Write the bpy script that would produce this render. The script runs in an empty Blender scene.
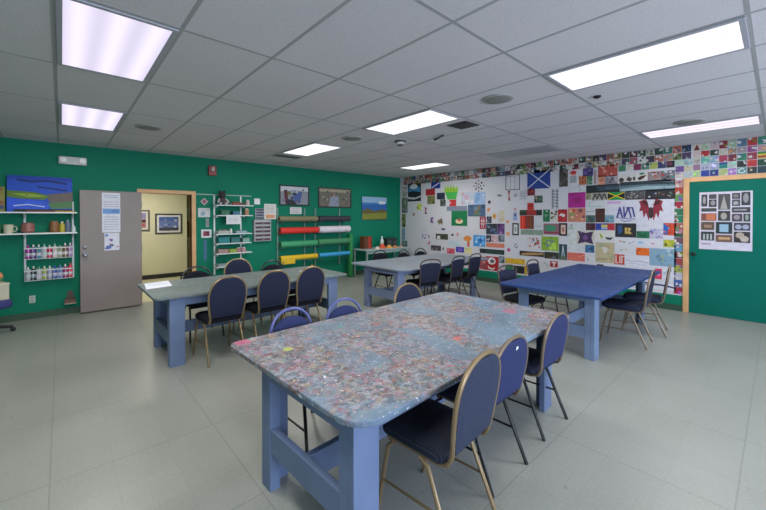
import bpy, bmesh, math, random
from math import sin, cos, pi, radians
from mathutils import Vector, Matrix

C = bpy.context.scene.collection
SC = bpy.context.scene

# ------------------------------------------------------------------ camera
F, YAW, PITCH, CAMH = 356.8, 0.7336, -0.0091, 1.591
cam_d = bpy.data.cameras.new('camera')
cam = bpy.data.objects.new('camera', cam_d)
C.objects.link(cam)
cam_d.sensor_fit = 'HORIZONTAL'
cam_d.sensor_width = 36.0
cam_d.lens = F * 36.0 / 766.0
cam_d.shift_y = -34.94 / 766.0
cam_d.clip_start = 0.05
cam.location = (0, 0, CAMH)
cam.rotation_euler = (pi / 2 + PITCH, 0, -YAW)
SC.camera = cam

# ------------------------------------------------------------------ world and exposure
w = bpy.data.worlds.new('world')
SC.world = w
w.use_nodes = True
w.node_tree.nodes['Background'].inputs[0].default_value = (0.62, 0.72, 0.9, 1)
w.node_tree.nodes['Background'].inputs[1].default_value = 0.6
SC.view_settings.view_transform = 'Standard'
SC.view_settings.look = 'None'
SC.view_settings.gamma = 1.0
SC.view_settings.use_curve_mapping = False
SC.view_settings.exposure = 0.0
LAMP = 29.5          # tubes in each ceiling light


def area(name, loc, rot, sx, sy, power, col):
    d = bpy.data.lights.new(name, 'AREA')
    d.shape = 'RECTANGLE'
    d.size, d.size_y = sx, sy
    d.energy = power
    d.color = col
    o = bpy.data.objects.new(name, d)
    C.objects.link(o)
    o.location = loc
    o.rotation_euler = rot
    return o


# daylight through the windows in the wall behind the camera, and lamps of the corridor
WIN = [(-1.2, 1.0), (1.6, 3.8), (4.4, 6.6)]
for i, (a, b) in enumerate(WIN):
    area('window_daylight', ((a + b) / 2, -3.15, 1.62), (radians(-90), 0, pi), b - a - .1, 1.35, 88, (0.69, 0.79, 1.0))
area('corridor_light', (1.2, 9.4, 2.5), (0, 0, 0), 1.2, .6, 40, (1, .96, .86))

# ------------------------------------------------------------------ projection helpers (pixel of the photo -> point on a real plane)
_w = Vector((cos(PITCH) * sin(YAW), cos(PITCH) * cos(YAW), sin(PITCH)))
_r = Vector((cos(YAW), -sin(YAW), 0))
_u = _r.cross(_w)


def at(px, py, ax, val):
    d = _w + _r * ((px - 383) / F) - _u * ((py - 255 + 34.94) / F)
    o = Vector((0, 0, CAMH))
    return o + d * ((val - o[ax]) / d[ax])


# ------------------------------------------------------------------ materials
_m = {}


def lin(c):
    if isinstance(c, str):
        c = [int(c[i:i + 2], 16) / 255 for i in (0, 2, 4)]
    return tuple((x / 12.92 if x <= .04045 else ((x + .055) / 1.055) ** 2.4) for x in c)


def mat(hexc, rough=.6, metal=0.0, var=.10, scale=9.0, bump=0.0, key='', spec=.5):
    k = (hexc, rough, metal, var, scale, bump, key, spec)
    if k in _m:
        return _m[k]
    m = bpy.data.materials.new('mat_' + hexc + key)
    _m[k] = m
    m.use_nodes = True
    nt = m.node_tree
    b = nt.nodes['Principled BSDF']
    c = lin(hexc)
    b.inputs['Roughness'].default_value = rough
    b.inputs['Metallic'].default_value = metal
    b.inputs['Specular IOR Level'].default_value = spec
    tc = nt.nodes.new('ShaderNodeTexCoord')
    n = nt.nodes.new('ShaderNodeTexNoise')
    n.inputs['Scale'].default_value = scale
    n.inputs['Detail'].default_value = 4
    nt.links.new(tc.outputs['Object'], n.inputs['Vector'])
    r = nt.nodes.new('ShaderNodeValToRGB')
    r.color_ramp.elements[0].position = .3
    r.color_ramp.elements[1].position = .7
    r.color_ramp.elements[0].color = (*[x * (1 - var) for x in c], 1)
    r.color_ramp.elements[1].color = (*[min(1, x * (1 + var)) for x in c], 1)
    nt.links.new(n.outputs['Fac'], r.inputs['Fac'])
    nt.links.new(r.outputs['Color'], b.inputs['Base Color'])
    if bump:
        bp = nt.nodes.new('ShaderNodeBump')
        bp.inputs['Strength'].default_value = bump
        bp.inputs['Distance'].default_value = .01
        nt.links.new(n.outputs['Fac'], bp.inputs['Height'])
        nt.links.new(bp.outputs['Normal'], b.inputs['Normal'])
    return m


def nodemat(name):
    m = bpy.data.materials.new(name)
    m.use_nodes = True
    return m, m.node_tree, m.node_tree.nodes['Principled BSDF']


def ramp(nt, fac, stops, interp='LINEAR'):
    r = nt.nodes.new('ShaderNodeValToRGB')
    r.color_ramp.interpolation = interp
    e = r.color_ramp.elements
    while len(e) < len(stops):
        e.new(.5)
    for i, (p, c) in enumerate(stops):
        e[i].position = p
        e[i].color = (*lin(c), 1)
    nt.links.new(fac, r.inputs['Fac'])
    return r.outputs['Color']


def noise(nt, vec, scale, detail=4, rough=.5, dist=0.0):
    n = nt.nodes.new('ShaderNodeTexNoise')
    n.inputs['Scale'].default_value = scale
    n.inputs['Detail'].default_value = detail
    n.inputs['Roughness'].default_value = rough
    n.inputs['Distortion'].default_value = dist
    nt.links.new(vec, n.inputs['Vector'])
    return n


def mix(nt, fac, a, b, mode='MIX'):
    x = nt.nodes.new('ShaderNodeMix')
    x.data_type = 'RGBA'
    x.blend_type = mode
    for s, v in ((x.inputs[0], fac), (x.inputs[6], a), (x.inputs[7], b)):
        if isinstance(v, (int, float)):
            s.default_value = v
        elif isinstance(v, tuple):
            s.default_value = v
        else:
            nt.links.new(v, s)
    return x.outputs[2]


def math_(nt, op, a, b=0.0, c=None):
    x = nt.nodes.new('ShaderNodeMath')
    x.operation = op
    for s, v in zip(x.inputs, (a, b) if c is None else (a, b, c)):
        if isinstance(v, (int, float)):
            s.default_value = v
        else:
            nt.links.new(v, s)
    return x.outputs[0]


def make_floor_mat():
    m, nt, b = nodemat('vinyl_floor_tiles')
    tc = nt.nodes.new('ShaderNodeTexCoord')
    mp = nt.nodes.new('ShaderNodeMapping')
    mp.inputs['Location'].default_value = (.0615, -.149, 0)
    nt.links.new(tc.outputs['Object'], mp.inputs['Vector'])
    sep = nt.nodes.new('ShaderNodeSeparateXYZ')
    nt.links.new(mp.outputs['Vector'], sep.inputs[0])
    cells, lines = [], []
    for k in (0, 1):
        s = math_(nt, 'DIVIDE', sep.outputs[k], .3048)
        fl = math_(nt, 'FLOOR', s)
        fr = math_(nt, 'SUBTRACT', s, fl)
        d = math_(nt, 'MINIMUM', fr, math_(nt, 'SUBTRACT', 1.0, fr))
        # every third joint is wider and darker
        md = math_(nt, 'MODULO', math_(nt, 'ADD', math_(nt, 'ROUND', s), 300.0), 3.0)
        wide = math_(nt, 'LESS_THAN', md, .5)
        width = math_(nt, 'MULTIPLY_ADD', wide, .006, .006)
        ln = math_(nt, 'LESS_THAN', d, width)
        lines.append(math_(nt, 'MULTIPLY', ln, math_(nt, 'MULTIPLY_ADD', wide, .16, .12)))
        cells.append(fl)
    comb = nt.nodes.new('ShaderNodeCombineXYZ')
    nt.links.new(cells[0], comb.inputs[0])
    nt.links.new(cells[1], comb.inputs[1])
    wn = nt.nodes.new('ShaderNodeTexWhiteNoise')
    wn.noise_dimensions = '3D'
    nt.links.new(comb.outputs[0], wn.inputs['Vector'])
    base = ramp(nt, wn.outputs['Value'], [(0, '8e9089'), (1, '969892')])
    big = noise(nt, tc.outputs['Object'], 1.1, 5, .6)
    base = mix(nt, .5, base, ramp(nt, big.outputs['Fac'], [(.3, '888a82'), (.7, '9a9b98')]))
    sp = noise(nt, tc.outputs['Object'], 60, 3, .7)
    base = mix(nt, .25, base, ramp(nt, sp.outputs['Fac'], [(.35, '7e8079'), (.6, 'a0a19f')]))
    ln = math_(nt, 'MAXIMUM', lines[0], lines[1])
    base = mix(nt, ln, base, (*lin('3d3f38'), 1))
    # a few small dark scuffs
    sc = noise(nt, tc.outputs['Object'], 7.5, 2, .5)
    base = mix(nt, math_(nt, 'MULTIPLY', math_(nt, 'GREATER_THAN', sc.outputs['Fac'], .765), .35), base, (*lin('6a6460'), 1))
    nt.links.new(base, b.inputs['Base Color'])
    rr = noise(nt, tc.outputs['Object'], 2.2, 3)
    mr = nt.nodes.new('ShaderNodeMapRange')
    mr.inputs[3].default_value = .26
    mr.inputs[4].default_value = .42
    nt.links.new(rr.outputs['Fac'], mr.inputs[0])
    nt.links.new(mr.outputs[0], b.inputs['Roughness'])
    b.inputs['Specular IOR Level'].default_value = .42
    return m


def make_ceiling_mat():
    m, nt, b = nodemat('speckled_ceiling_tile')
    tc = nt.nodes.new('ShaderNodeTexCoord')
    n1 = noise(nt, tc.outputs['Object'], 85, 4, .7)
    n2 = noise(nt, tc.outputs['Object'], .9, 3, .5)
    c = ramp(nt, n1.outputs['Fac'], [(.3, 'c4bfc2'), (.62, 'dfd9dd')])
    c = mix(nt, .3, c, ramp(nt, n2.outputs['Fac'], [(.3, 'cac6c9'), (.7, 'ddd8dc')]))
    nt.links.new(c, b.inputs['Base Color'])
    b.inputs['Roughness'].default_value = .9
    bp = nt.nodes.new('ShaderNodeBump')
    bp.inputs['Strength'].default_value = .35
    bp.inputs['Distance'].default_value = .004
    nt.links.new(n1.outputs['Fac'], bp.inputs['Height'])
    nt.links.new(bp.outputs['Normal'], b.inputs['Normal'])
    return m


def make_splatter_mat(name, b0, b1, blot, drops, amount=1.0, stains=(), seed=0.0):
    """old work-table top: mottled base paint, blotches and fine splatters of many colours"""
    m, nt, b = nodemat(name)
    tc = nt.nodes.new('ShaderNodeTexCoord')
    mp = nt.nodes.new('ShaderNodeMapping')
    mp.inputs['Location'].default_value = (seed, seed * .7, 0)
    nt.links.new(tc.outputs['Object'], mp.inputs['Vector'])
    v = mp.outputs['Vector']
    n1 = noise(nt, v, 2.2, 8, .65, .4)
    col = ramp(nt, n1.outputs['Fac'], [(.32, b0), (.66, b1)])
    mask = noise(nt, v, 1.5, 5, .65, .9)
    mk = nt.nodes.new('ShaderNodeMapRange')
    mk.inputs[1].default_value = .44
    mk.inputs[2].default_value = .54
    nt.links.new(mask.outputs['Fac'], mk.inputs[0])
    n2 = noise(nt, v, 9, 5, .65, 1.6)
    bl = ramp(nt, n2.outputs['Fac'], [(.32, blot[0]), (.42, blot[1]), (.5, blot[2]), (.58, blot[3]), (.68, blot[4])])
    for (cs, cd, ca, cset) in ((17, 9, .36, ['3a2c30', '7a5a66', '5f7c90', '98949e', '6a4a44', '8a9aae', '9a7a58', '4c5c70', '985a6c', '54443f', '7f98a4', 'a09a90']),
                               (46, 24, .38, ['c0bcc6', '4a3638', '7d93a8', 'c07a8c', '5a6a80', 'b8a070', '2f2a30', '9aa6b8', 'a85a50', '6f8a80', 'aaa6b2', '6a5a60'])):
        vo = nt.nodes.new('ShaderNodeTexVoronoi')     # small smears of every hue
        vo.inputs['Scale'].default_value = cs
        dv = noise(nt, v, cd, 3, .6)
        of_ = nt.nodes.new('ShaderNodeVectorMath')
        of_.operation = 'MULTIPLY_ADD'
        nt.links.new(dv.outputs['Color'], of_.inputs[0])
        of_.inputs[1].default_value = (6.0 / cs, 6.0 / cs, 0)
        nt.links.new(v, of_.inputs[2])
        nt.links.new(of_.outputs[0], vo.inputs['Vector'])
        sp = nt.nodes.new('ShaderNodeSeparateColor')
        nt.links.new(vo.outputs['Color'], sp.inputs[0])
        cc = ramp(nt, sp.outputs[0], [(j / len(cset), c) for j, c in enumerate(cset)], 'CONSTANT')
        bl = mix(nt, ca * amount, bl, cc)
    f = math_(nt, 'MULTIPLY_ADD', mk.outputs[0], .78 * amount, .16 * amount)
    col = mix(nt, f, col, bl)
    mp2 = nt.nodes.new('ShaderNodeMapping')    # dry brush streaks
    mp2.inputs['Rotation'].default_value = (0, 0, .5)
    mp2.inputs['Scale'].default_value = (5, 19, 1)
    nt.links.new(v, mp2.inputs['Vector'])
    st_ = noise(nt, mp2.outputs['Vector'], 2.2, 5, .7, .8)
    sm = nt.nodes.new('ShaderNodeMapRange')
    sm.inputs[1].default_value = .60
    sm.inputs[2].default_value = .70
    nt.links.new(st_.outputs['Fac'], sm.inputs[0])
    col = mix(nt, math_(nt, 'MULTIPLY', sm.outputs[0], .42 * amount), col, (*lin('b4b9c9'), 1))
    for (sx_, sy_, sr_, sc_) in stains:
        vm = nt.nodes.new('ShaderNodeVectorMath')
        vm.operation = 'DISTANCE'
        nt.links.new(tc.outputs['Object'], vm.inputs[0])
        vm.inputs[1].default_value = (sx_, sy_, .76)
        dd = math_(nt, 'ADD', vm.outputs['Value'], math_(nt, 'MULTIPLY', math_(nt, 'SUBTRACT', n2.outputs['Fac'], .5), sr_ * 1.6))
        col = mix(nt, math_(nt, 'MULTIPLY', math_(nt, 'LESS_THAN', dd, sr_), .62), col, (*lin(sc_), 1))
    for i, (sc, thr, cols, dens) in enumerate(drops):
        vo = nt.nodes.new('ShaderNodeTexVoronoi')
        vo.inputs['Scale'].default_value = sc
        dv = noise(nt, v, sc * .9, 2)
        off = nt.nodes.new('ShaderNodeVectorMath')
        off.operation = 'MULTIPLY_ADD'
        nt.links.new(dv.outputs['Color'], off.inputs[0])
        off.inputs[1].default_value = (1.6 / sc, 1.6 / sc, 0)
        nt.links.new(v, off.inputs[2])
        nt.links.new(off.outputs[0], vo.inputs['Vector'])
        sp = nt.nodes.new('ShaderNodeSeparateColor')
        nt.links.new(vo.outputs['Color'], sp.inputs[0])
        size = math_(nt, 'MULTIPLY', sp.outputs[1], thr)
        hit = math_(nt, 'LESS_THAN', vo.outputs['Distance'], size)
        on = math_(nt, 'LESS_THAN', sp.outputs[2], dens)
        st = [(j / len(cols), c) for j, c in enumerate(cols)]
        cc = ramp(nt, sp.outputs[0], st, 'CONSTANT')
        col = mix(nt, math_(nt, 'MULTIPLY', math_(nt, 'MULTIPLY', hit, on), .85 * amount), col, cc)
    nt.links.new(col, b.inputs['Base Color'])
    rr = ramp(nt, n2.outputs['Fac'], [(.3, 'b0b0b0'), (.7, 'd0d0d0')])
    b.inputs['Specular IOR Level'].default_value = .3
    nt.links.new(rr, b.inputs['Roughness'])
    bp = nt.nodes.new('ShaderNodeBump')
    bp.inputs['Strength'].default_value = .25
    bp.inputs['Distance'].default_value = .004
    nt.links.new(n2.outputs['Fac'], bp.inputs['Height'])
    nt.links.new(bp.outputs['Normal'], b.inputs['Normal'])
    return m


def make_fabric(name, c0, c1, dots=None, scale=90):
    m, nt, b = nodemat(name)
    tc = nt.nodes.new('ShaderNodeTexCoord')
    v = tc.outputs['Object']
    n = noise(nt, v, 240, 2, .6)
    col = ramp(nt, n.outputs['Fac'], [(.3, c0), (.7, c1)])
    if dots:
        sep = nt.nodes.new('ShaderNodeSeparateXYZ')
        nt.links.new(v, sep.inputs[0])
        yz = math_(nt, 'ADD', sep.outputs[1], sep.outputs[2])
        a = math_(nt, 'SINE', math_(nt, 'MULTIPLY', math_(nt, 'ADD', sep.outputs[0], yz), scale * 3.4))
        c = math_(nt, 'SINE', math_(nt, 'MULTIPLY', math_(nt, 'SUBTRACT', sep.outputs[0], yz), scale * 3.4))
        f = math_(nt, 'GREATER_THAN', math_(nt, 'MULTIPLY', a, c), .38)
        col = mix(nt, math_(nt, 'MULTIPLY', f, .75), col, (*lin(dots), 1))
    nt.links.new(col, b.inputs['Base Color'])
    b.inputs['Roughness'].default_value = .85
    b.inputs['Specular IOR Level'].default_value = .25
    return m


def emis(name, col, strength, stripes=False):
    m = bpy.data.materials.new(name)
    m.use_nodes = True
    nt = m.node_tree
    nt.nodes.clear()
    out = nt.nodes.new('ShaderNodeOutputMaterial')
    e = nt.nodes.new('ShaderNodeEmission')
    e.inputs[0].default_value = (*col, 1)
    e.inputs[1].default_value = strength
    nt.links.new(e.outputs[0], out.inputs[0])
    if stripes:   # the tubes show as brighter bands through the diffuser
        tc = nt.nodes.new('ShaderNodeTexCoord')
        sep = nt.nodes.new('ShaderNodeSeparateXYZ')
        nt.links.new(tc.outputs['Object'], sep.inputs[0])
        s = math_(nt, 'COSINE', math_(nt, 'MULTIPLY', sep.outputs[0], 2 * pi / .19))
        nt.links.new(math_(nt, 'MULTIPLY_ADD', s, .12 * strength, strength * .93), e.inputs[1])
    return m


M_FLOOR = make_floor_mat()
M_CEIL = make_ceiling_mat()
M_GREEN = mat('127a60', .6, var=.05, scale=1.5, key='wall', spec=.15)
M_GREENDOOR = mat('05685a', .5, var=.05, scale=2, key='door', spec=.15)
M_WHITEWALL = mat('cccbd4', .6, var=.03, scale=2, key='mural')
M_CREAM = mat('dcd5b4', .6, var=.03, scale=2)
M_WOOD = mat('d8a878', .5, var=.12, scale=5)
M_TBAR = mat('a4a3a4', .6, var=.04)
M_BASE = mat('35503f', .5, var=.06)
M_LEG = mat('68799b', .5, var=.10, scale=4, bump=.1, spec=.3)
M_LEG3 = mat('727fa0', .5, var=.12, scale=4, bump=.1)
M_LEG4 = mat('6d80a0', .5, var=.10, scale=4, bump=.1)
M_WHITE = mat('e6e6e6', .5, var=.03)
M_PAPER = mat('eeeef4', .8, var=.02)
M_WIRE = mat('dfe4e6', .35, var=.02)
M_BLACK = mat('151517', .4, var=.05)
M_STEEL = mat('8b8b90', .35, metal=.8)
M_GREY = mat('6f6f74', .5)


# ------------------------------------------------------------------ mesh builder
class MB:
    def __init__(s):
        s.v, s.f, s.mi, s.mats, s.sm = [], [], [], [], []

    def _mi(s, m):
        if m not in s.mats:
            s.mats.append(m)
        return s.mats.index(m)

    def add(s, vs, fs, m, smooth=False, M=None):
        k = len(s.v)
        for p in vs:
            p = Vector(p)
            s.v.append(M @ p if M is not None else p)
        i = s._mi(m)
        for f in fs:
            s.f.append([k + a for a in f])
            s.mi.append(i)
            s.sm.append(smooth)
        return s

    def box(s, x0, x1, y0, y1, z0, z1, m, M=None):
        vs = [(x, y, z) for x in (x0, x1) for y in (y0, y1) for z in (z0, z1)]
        fs = [(0, 1, 3, 2), (4, 6, 7, 5), (0, 4, 5, 1), (2, 3, 7, 6), (0, 2, 6, 4), (1, 5, 7, 3)]
        return s.add(vs, fs, m, False, M)

    def tube(s, path, r, m, n=8, closed=False, M=None, flat=1.0):
        P = [Vector(p) for p in path]
        N = len(P)
        vs, fs = [], []
        up = None
        for i, p in enumerate(P):
            if closed:
                t = (P[(i + 1) % N] - P[i - 1]).normalized()
            else:
                t = (P[min(i + 1, N - 1)] - P[max(i - 1, 0)]).normalized()
            if up is None:
                a = Vector((0, 0, 1)) if abs(t.z) < .9 else Vector((1, 0, 0))
            else:
                a = up
            b = t.cross(a).normalized()
            a = b.cross(t).normalized()
            up = a
            for k in range(n):
                q = 2 * pi * k / n + pi / n
                vs.append(p + a * (r * cos(q)) + b * (r * flat * sin(q)))
        L = N if closed else N - 1
        for i in range(L):
            for k in range(n):
                a0, a1 = i * n + k, i * n + (k + 1) % n
                b0, b1 = ((i + 1) % N) * n + k, ((i + 1) % N) * n + (k + 1) % n
                fs.append((a0, a1, b1, b0))
        if not closed:
            fs.append(tuple(range(n))[::-1])
            fs.append(tuple((N - 1) * n + k for k in range(n)))
        return s.add(vs, fs, m, n > 5, M)

    def lathe(s, prof, m, n=16, M=None, axis='z'):
        vs, fs = [], []
        for (r, z) in prof:
            for k in range(n):
                a = 2 * pi * k / n
                if axis == 'z':
                    vs.append((r * cos(a), r * sin(a), z))
                elif axis == 'x':
                    vs.append((z, r * cos(a), r * sin(a)))
                else:
                    vs.append((r * sin(a), z, r * cos(a)))
        for i in range(len(prof) - 1):
            for k in range(n):
                fs.append((i * n + k, i * n + (k + 1) % n, (i + 1) * n + (k + 1) % n, (i + 1) * n + k))
        fs.append(tuple(range(n))[::-1])
        fs.append(tuple((len(prof) - 1) * n + k for k in range(n)))
        return s.add(vs, fs, m, True, M)

    def prism(s, poly, z0, z1, m, M=None):
        n = len(poly)
        vs = [(x, y, z0) for x, y in poly] + [(x, y, z1) for x, y in poly]
        fs = [tuple(range(n))[::-1], tuple(range(n, 2 * n))] + [(i, (i + 1) % n, n + (i + 1) % n, n + i) for i in range(n)]
        return s.add(vs, fs, m, False, M)

    def build(s, name, parent=None, loc=None, rotz=None, bevel=0, seg=2):
        me = bpy.data.meshes.new(name)
        me.from_pydata([tuple(p) for p in s.v], [], s.f)
        for m in s.mats:
            me.materials.append(m)
        me.polygons.foreach_set('material_index', s.mi)
        me.polygons.foreach_set('use_smooth', s.sm)
        bm = bmesh.new()
        bm.from_mesh(me)
        bmesh.ops.recalc_face_normals(bm, faces=bm.faces)
        for e in bm.edges:
            if len(e.link_faces) == 2 and e.calc_face_angle(0) > .7:
                e.smooth = False
        bm.to_mesh(me)
        bm.free()
        me.update()
        o = bpy.data.objects.new(name, me)
        C.objects.link(o)
        if loc is not None:
            o.location = loc
        if rotz is not None:
            o.rotation_euler = (0, 0, rotz)
        if parent is not None:
            o.parent = parent
        if bevel:
            b = o.modifiers.new('bevel', 'BEVEL')
            b.width = bevel
            b.segments = seg
            b.limit_method = 'ANGLE'
            b.angle_limit = radians(40)
        return o


def tag(o, label, cat, group=None, kind=None):
    o['label'] = label
    o['category'] = cat
    if group:
        o['group'] = group
    if kind:
        o['kind'] = kind
    return o


def struct(o):
    o['kind'] = 'structure'
    return o


def thing(name, label, cat, loc=(0, 0, 0), rotz=0, group=None):
    o = bpy.data.objects.new(name, None)
    C.objects.link(o)
    o.location = loc
    o.rotation_euler = (0, 0, rotz)
    return tag(o, label, cat, group)


def dup(root, loc, rotz, label):
    r = root.copy()
    C.objects.link(r)
    r.location = loc
    r.rotation_euler = (0, 0, rotz)
    r['label'] = label
    for ch in list(root.children):
        c = ch.copy()
        C.objects.link(c)
        c.parent = r
        for g in ch.children:
            d = g.copy()
            C.objects.link(d)
            d.parent = c
    return r


# ------------------------------------------------------------------ the room shell
XW, YW, H = 7.74, 7.80, 2.79       # mural wall x, green wall y, ceiling height
X0, Y0 = -2.6, -3.3                # walls behind the camera
D1 = (1.09, 1.92, 2.03)            # opening to the corridor: x0, x1, head
D2 = (0.07, 0.995, 2.165)          # green door in the mural wall: y0, y1, head
T = .12

mb = MB()
mb.box(X0, XW + .3, Y0, YW + T, -.1, 0, M_FLOOR)
struct(mb.build('floor'))
mb = MB()
mb.box(X0 - T, XW + T, Y0 - T, YW + T, H, H + .1, M_CEIL)
struct(mb.build('ceiling'))

mb = MB()   # green wall with the corridor opening
mb.box(X0 - T, D1[0], YW, YW + T, 0, H, M_GREEN)
mb.box(D1[1], XW + T, YW, YW + T, 0, H, M_GREEN)
mb.box(D1[0], D1[1], YW, YW + T, D1[2], H, M_GREEN)
struct(mb.build('wall_north'))

mb = MB()   # mural wall: green foot, white upper part, door opening
zg = .265
mb.box(XW, XW + T, 1.05, YW, 0, zg, M_GREEN)
mb.box(XW, XW + T, 1.05, YW, zg, H, M_WHITEWALL)
mb.box(XW, XW + T, D2[1], 1.05, 0, D2[2], M_GREEN)
mb.box(XW, XW + T, D2[1], 1.05, D2[2], H, M_WHITEWALL)
mb.box(XW, XW + T, D2[0], D2[1], D2[2], H, M_WHITEWALL)
mb.box(XW, XW + T, Y0, D2[0], 0, H, M_GREEN)
struct(mb.build('wall_east'))
mb = MB()
mb.box(X0 - T, X0, Y0, YW, 0, H, M_GREEN)
struct(mb.build('wall_west'))

mb = MB()   # window wall behind the camera
zs, zt = .92, 2.32
xs = [X0 - T] + [v for ab in WIN for v in ab] + [XW + T]
for i in range(0, len(xs), 2):
    mb.box(xs[i], xs[i + 1], Y0 - T, Y0, 0, H, M_CREAM)
for a, b in WIN:
    mb.box(a, b, Y0 - T, Y0, 0, zs, M_CREAM)
    mb.box(a, b, Y0 - T, Y0, zt, H, M_CREAM)
struct(mb.build('wall_south'))
M_GLASSLIT = emis('daylit_window_glass', (.72, .84, 1.0), 3.0)
for i, (a, b) in enumerate(WIN):
    f = MB()
    for x in (a, (a + b) / 2 - .02, b - .05):
        f.box(x, x + .05, Y0 - .08, Y0 - .02, zs, zt, M_WHITE)
    f.box(a, b, Y0 - .08, Y0 - .02, zs, zs + .05, M_WHITE)
    f.box(a, b, Y0 - .08, Y0 - .02, zt - .05, zt, M_WHITE)
    fo = struct(f.build('window_%d' % (i + 1)))
    g = MB()
    g.box(a + .02, b - .02, Y0 - .06, Y0 - .05, zs + .02, zt - .02, M_GLASSLIT)
    g.build('pane', fo)

# baseboards
mb = MB()
mb.box(X0, D1[0] - .08, YW - .012, YW, 0, .1, M_BASE)
mb.box(D1[1] + .08, XW, YW - .012, YW, 0, .1, M_BASE)
struct(mb.build('baseboard_north'))
mb = MB()
mb.box(XW - .012, XW, 1.07, YW - .012, 0, .1, M_BASE)
mb.box(XW - .012, XW, Y0, D2[0] - .07, 0, .1, M_BASE)
struct(mb.build('baseboard_east'))

# door casings
mb = MB()
mb.box(D1[0] - .07, D1[0], YW - .018, YW + T + .018, 0, D1[2] + .07, M_WOOD)
mb.box(D1[1], D1[1] + .075, YW - .018, YW + T + .018, 0, D1[2] + .07, M_WOOD)
mb.box(D1[0], D1[1], YW - .018, YW + T + .018, D1[2], D1[2] + .07, M_WOOD)
struct(mb.build('trim_1', bevel=.004))
mb = MB()
mb.box(XW - .02, XW + .02, D2[1], D2[1] + .075, 0, D2[2] + .075, M_WOOD)
mb.box(XW - .02, XW + .02, D2[0] - .075, D2[0], 0, D2[2] + .075, M_WOOD)
mb.box(XW - .02, XW + .02, D2[0], D2[1], D2[2], D2[2] + .075, M_WOOD)
struct(mb.build('trim_2', bevel=.004))

# green door in the mural wall
mb = MB()
mb.box(XW - .004, XW + .04, D2[0] + .003, D2[1] - .003, .008, D2[2] - .003, M_GREENDOOR)
d2 = struct(mb.build('door_2', bevel=.002))
mb = MB()
mb.lathe([(.03, 0), (.03, .008), (.012, .012), (.012, .04), (.027, .05), (.03, .07), (.018, .082)], mat('2c3a34', .35, metal=.6), 18,
         Matrix.Translation((XW - .004, D2[1] - .06, .98)) @ Matrix.Rotation(-pi / 2, 4, 'Y'))
mb.build('door_knob', d2)

# door leaf to the corridor, swung fully open against the green wall
M_LEAF = mat('8a7f7c', .5, var=.05, scale=3)
mb = MB()
mb.box(0, .845, -.045, 0, .02, 2.03, M_LEAF)
leaf = struct(mb.build('door_1', loc=(.222, 7.665, 0), rotz=.02, bevel=.003))
mb = MB()
mb.lathe([(.033, 0), (.033, .01), (.013, .014), (.013, .045), (.028, .055), (.03, .075), (.018, .085)], M_STEEL, 18,
         Matrix.Translation((.062, -.045, .97)) @ Matrix.Rotation(pi / 2, 4, 'X'))
mb.build('door_knob', leaf)
mb = MB()
mb.lathe([(.026, 0), (.026, .012), (.02, .016)], M_STEEL, 18, Matrix.Translation((.062, -.045, 1.09)) @ Matrix.Rotation(pi / 2, 4, 'X'))
mb.build('deadbolt', leaf)
for z in (.25, 1.02, 1.8):
    mb = MB()
    mb.tube([(.852, .012, z - .05), (.852, .012, z + .05)], .009, M_STEEL)
    mb.build('hinge', leaf)

# corridor behind the opening
YH = 10.72
HX0, HX1 = -1.0, 2.52
M_HBASE = mat('2c2a28', .5)
mb = MB()
mb.box(HX0, 6.0, YW + T, 13.0, -.1, 0, mat('cfc9a8', .4, var=.06, scale=3, key='hall'))
struct(mb.build('floor_corridor'))
mb = MB()
mb.box(HX0, 6.0, YW + T, 13.0, 2.6, 2.7, M_WHITE)
struct(mb.build('ceiling_corridor'))
mb = MB()
mb.box(HX0, HX1, YH, YH + .1, 0, 2.6, M_CREAM)
mb.box(HX1 - .1, HX1, YH + .1, 11.7, 0, 2.6, M_CREAM)
mb.box(HX0 - .1, HX0, YW + T, YH, 0, 2.6, M_CREAM)
mb.box(HX1 - .1, 6.0, 11.7, 11.8, 0, 2.6, mat('b8a888', .6, var=.03))
mb.box(6.0, 6.1, YW + T, 11.8, 0, 2.6, M_CREAM)
struct(mb.build('wall_corridor'))
mb = MB()
mb.box(HX0, HX1, YH - .012, YH, 0, .11, M_HBASE)
struct(mb.build('baseboard_corridor'))

# ceiling grid of T-bars
GX, GY = -.03, .13
mb = MB()
k = -4
while GX + k * .6096 < XW:
    x = GX + k * .6096
    if x > X0:
        mb.box(x - .012, x + .012, Y0, YW, H - .0012, H + .002, M_TBAR)
    k += 1
k = -3
while GY + k * 1.2192 < YW:
    y = GY + k * 1.2192
    if y > Y0:
        mb.box(X0, XW, y - .012, y + .012, H - .0010, H + .002, M_TBAR)
    k += 1
struct(mb.build('trim_3'))
mb = MB()
mb.box(X0, XW, YW - .02, YW, H - .006, H, M_TBAR)
mb.box(XW - .02, XW, Y0, YW, H - .0058, H, M_TBAR)
struct(mb.build('trim_4'))

# ------------------------------------------------------------------ ceiling lights
M_LAV = emis('lavender_diffuser', (.86, .80, 1.0), 1.12, True)
M_WHT = emis('white_diffuser', (.97, .97, 1.0), 1.25, True)
M_OFF = mat('a6a7aa', .4, var=.05)
M_TRIMWHITE = mat('a9a9b2', .45, var=.02)


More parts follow.
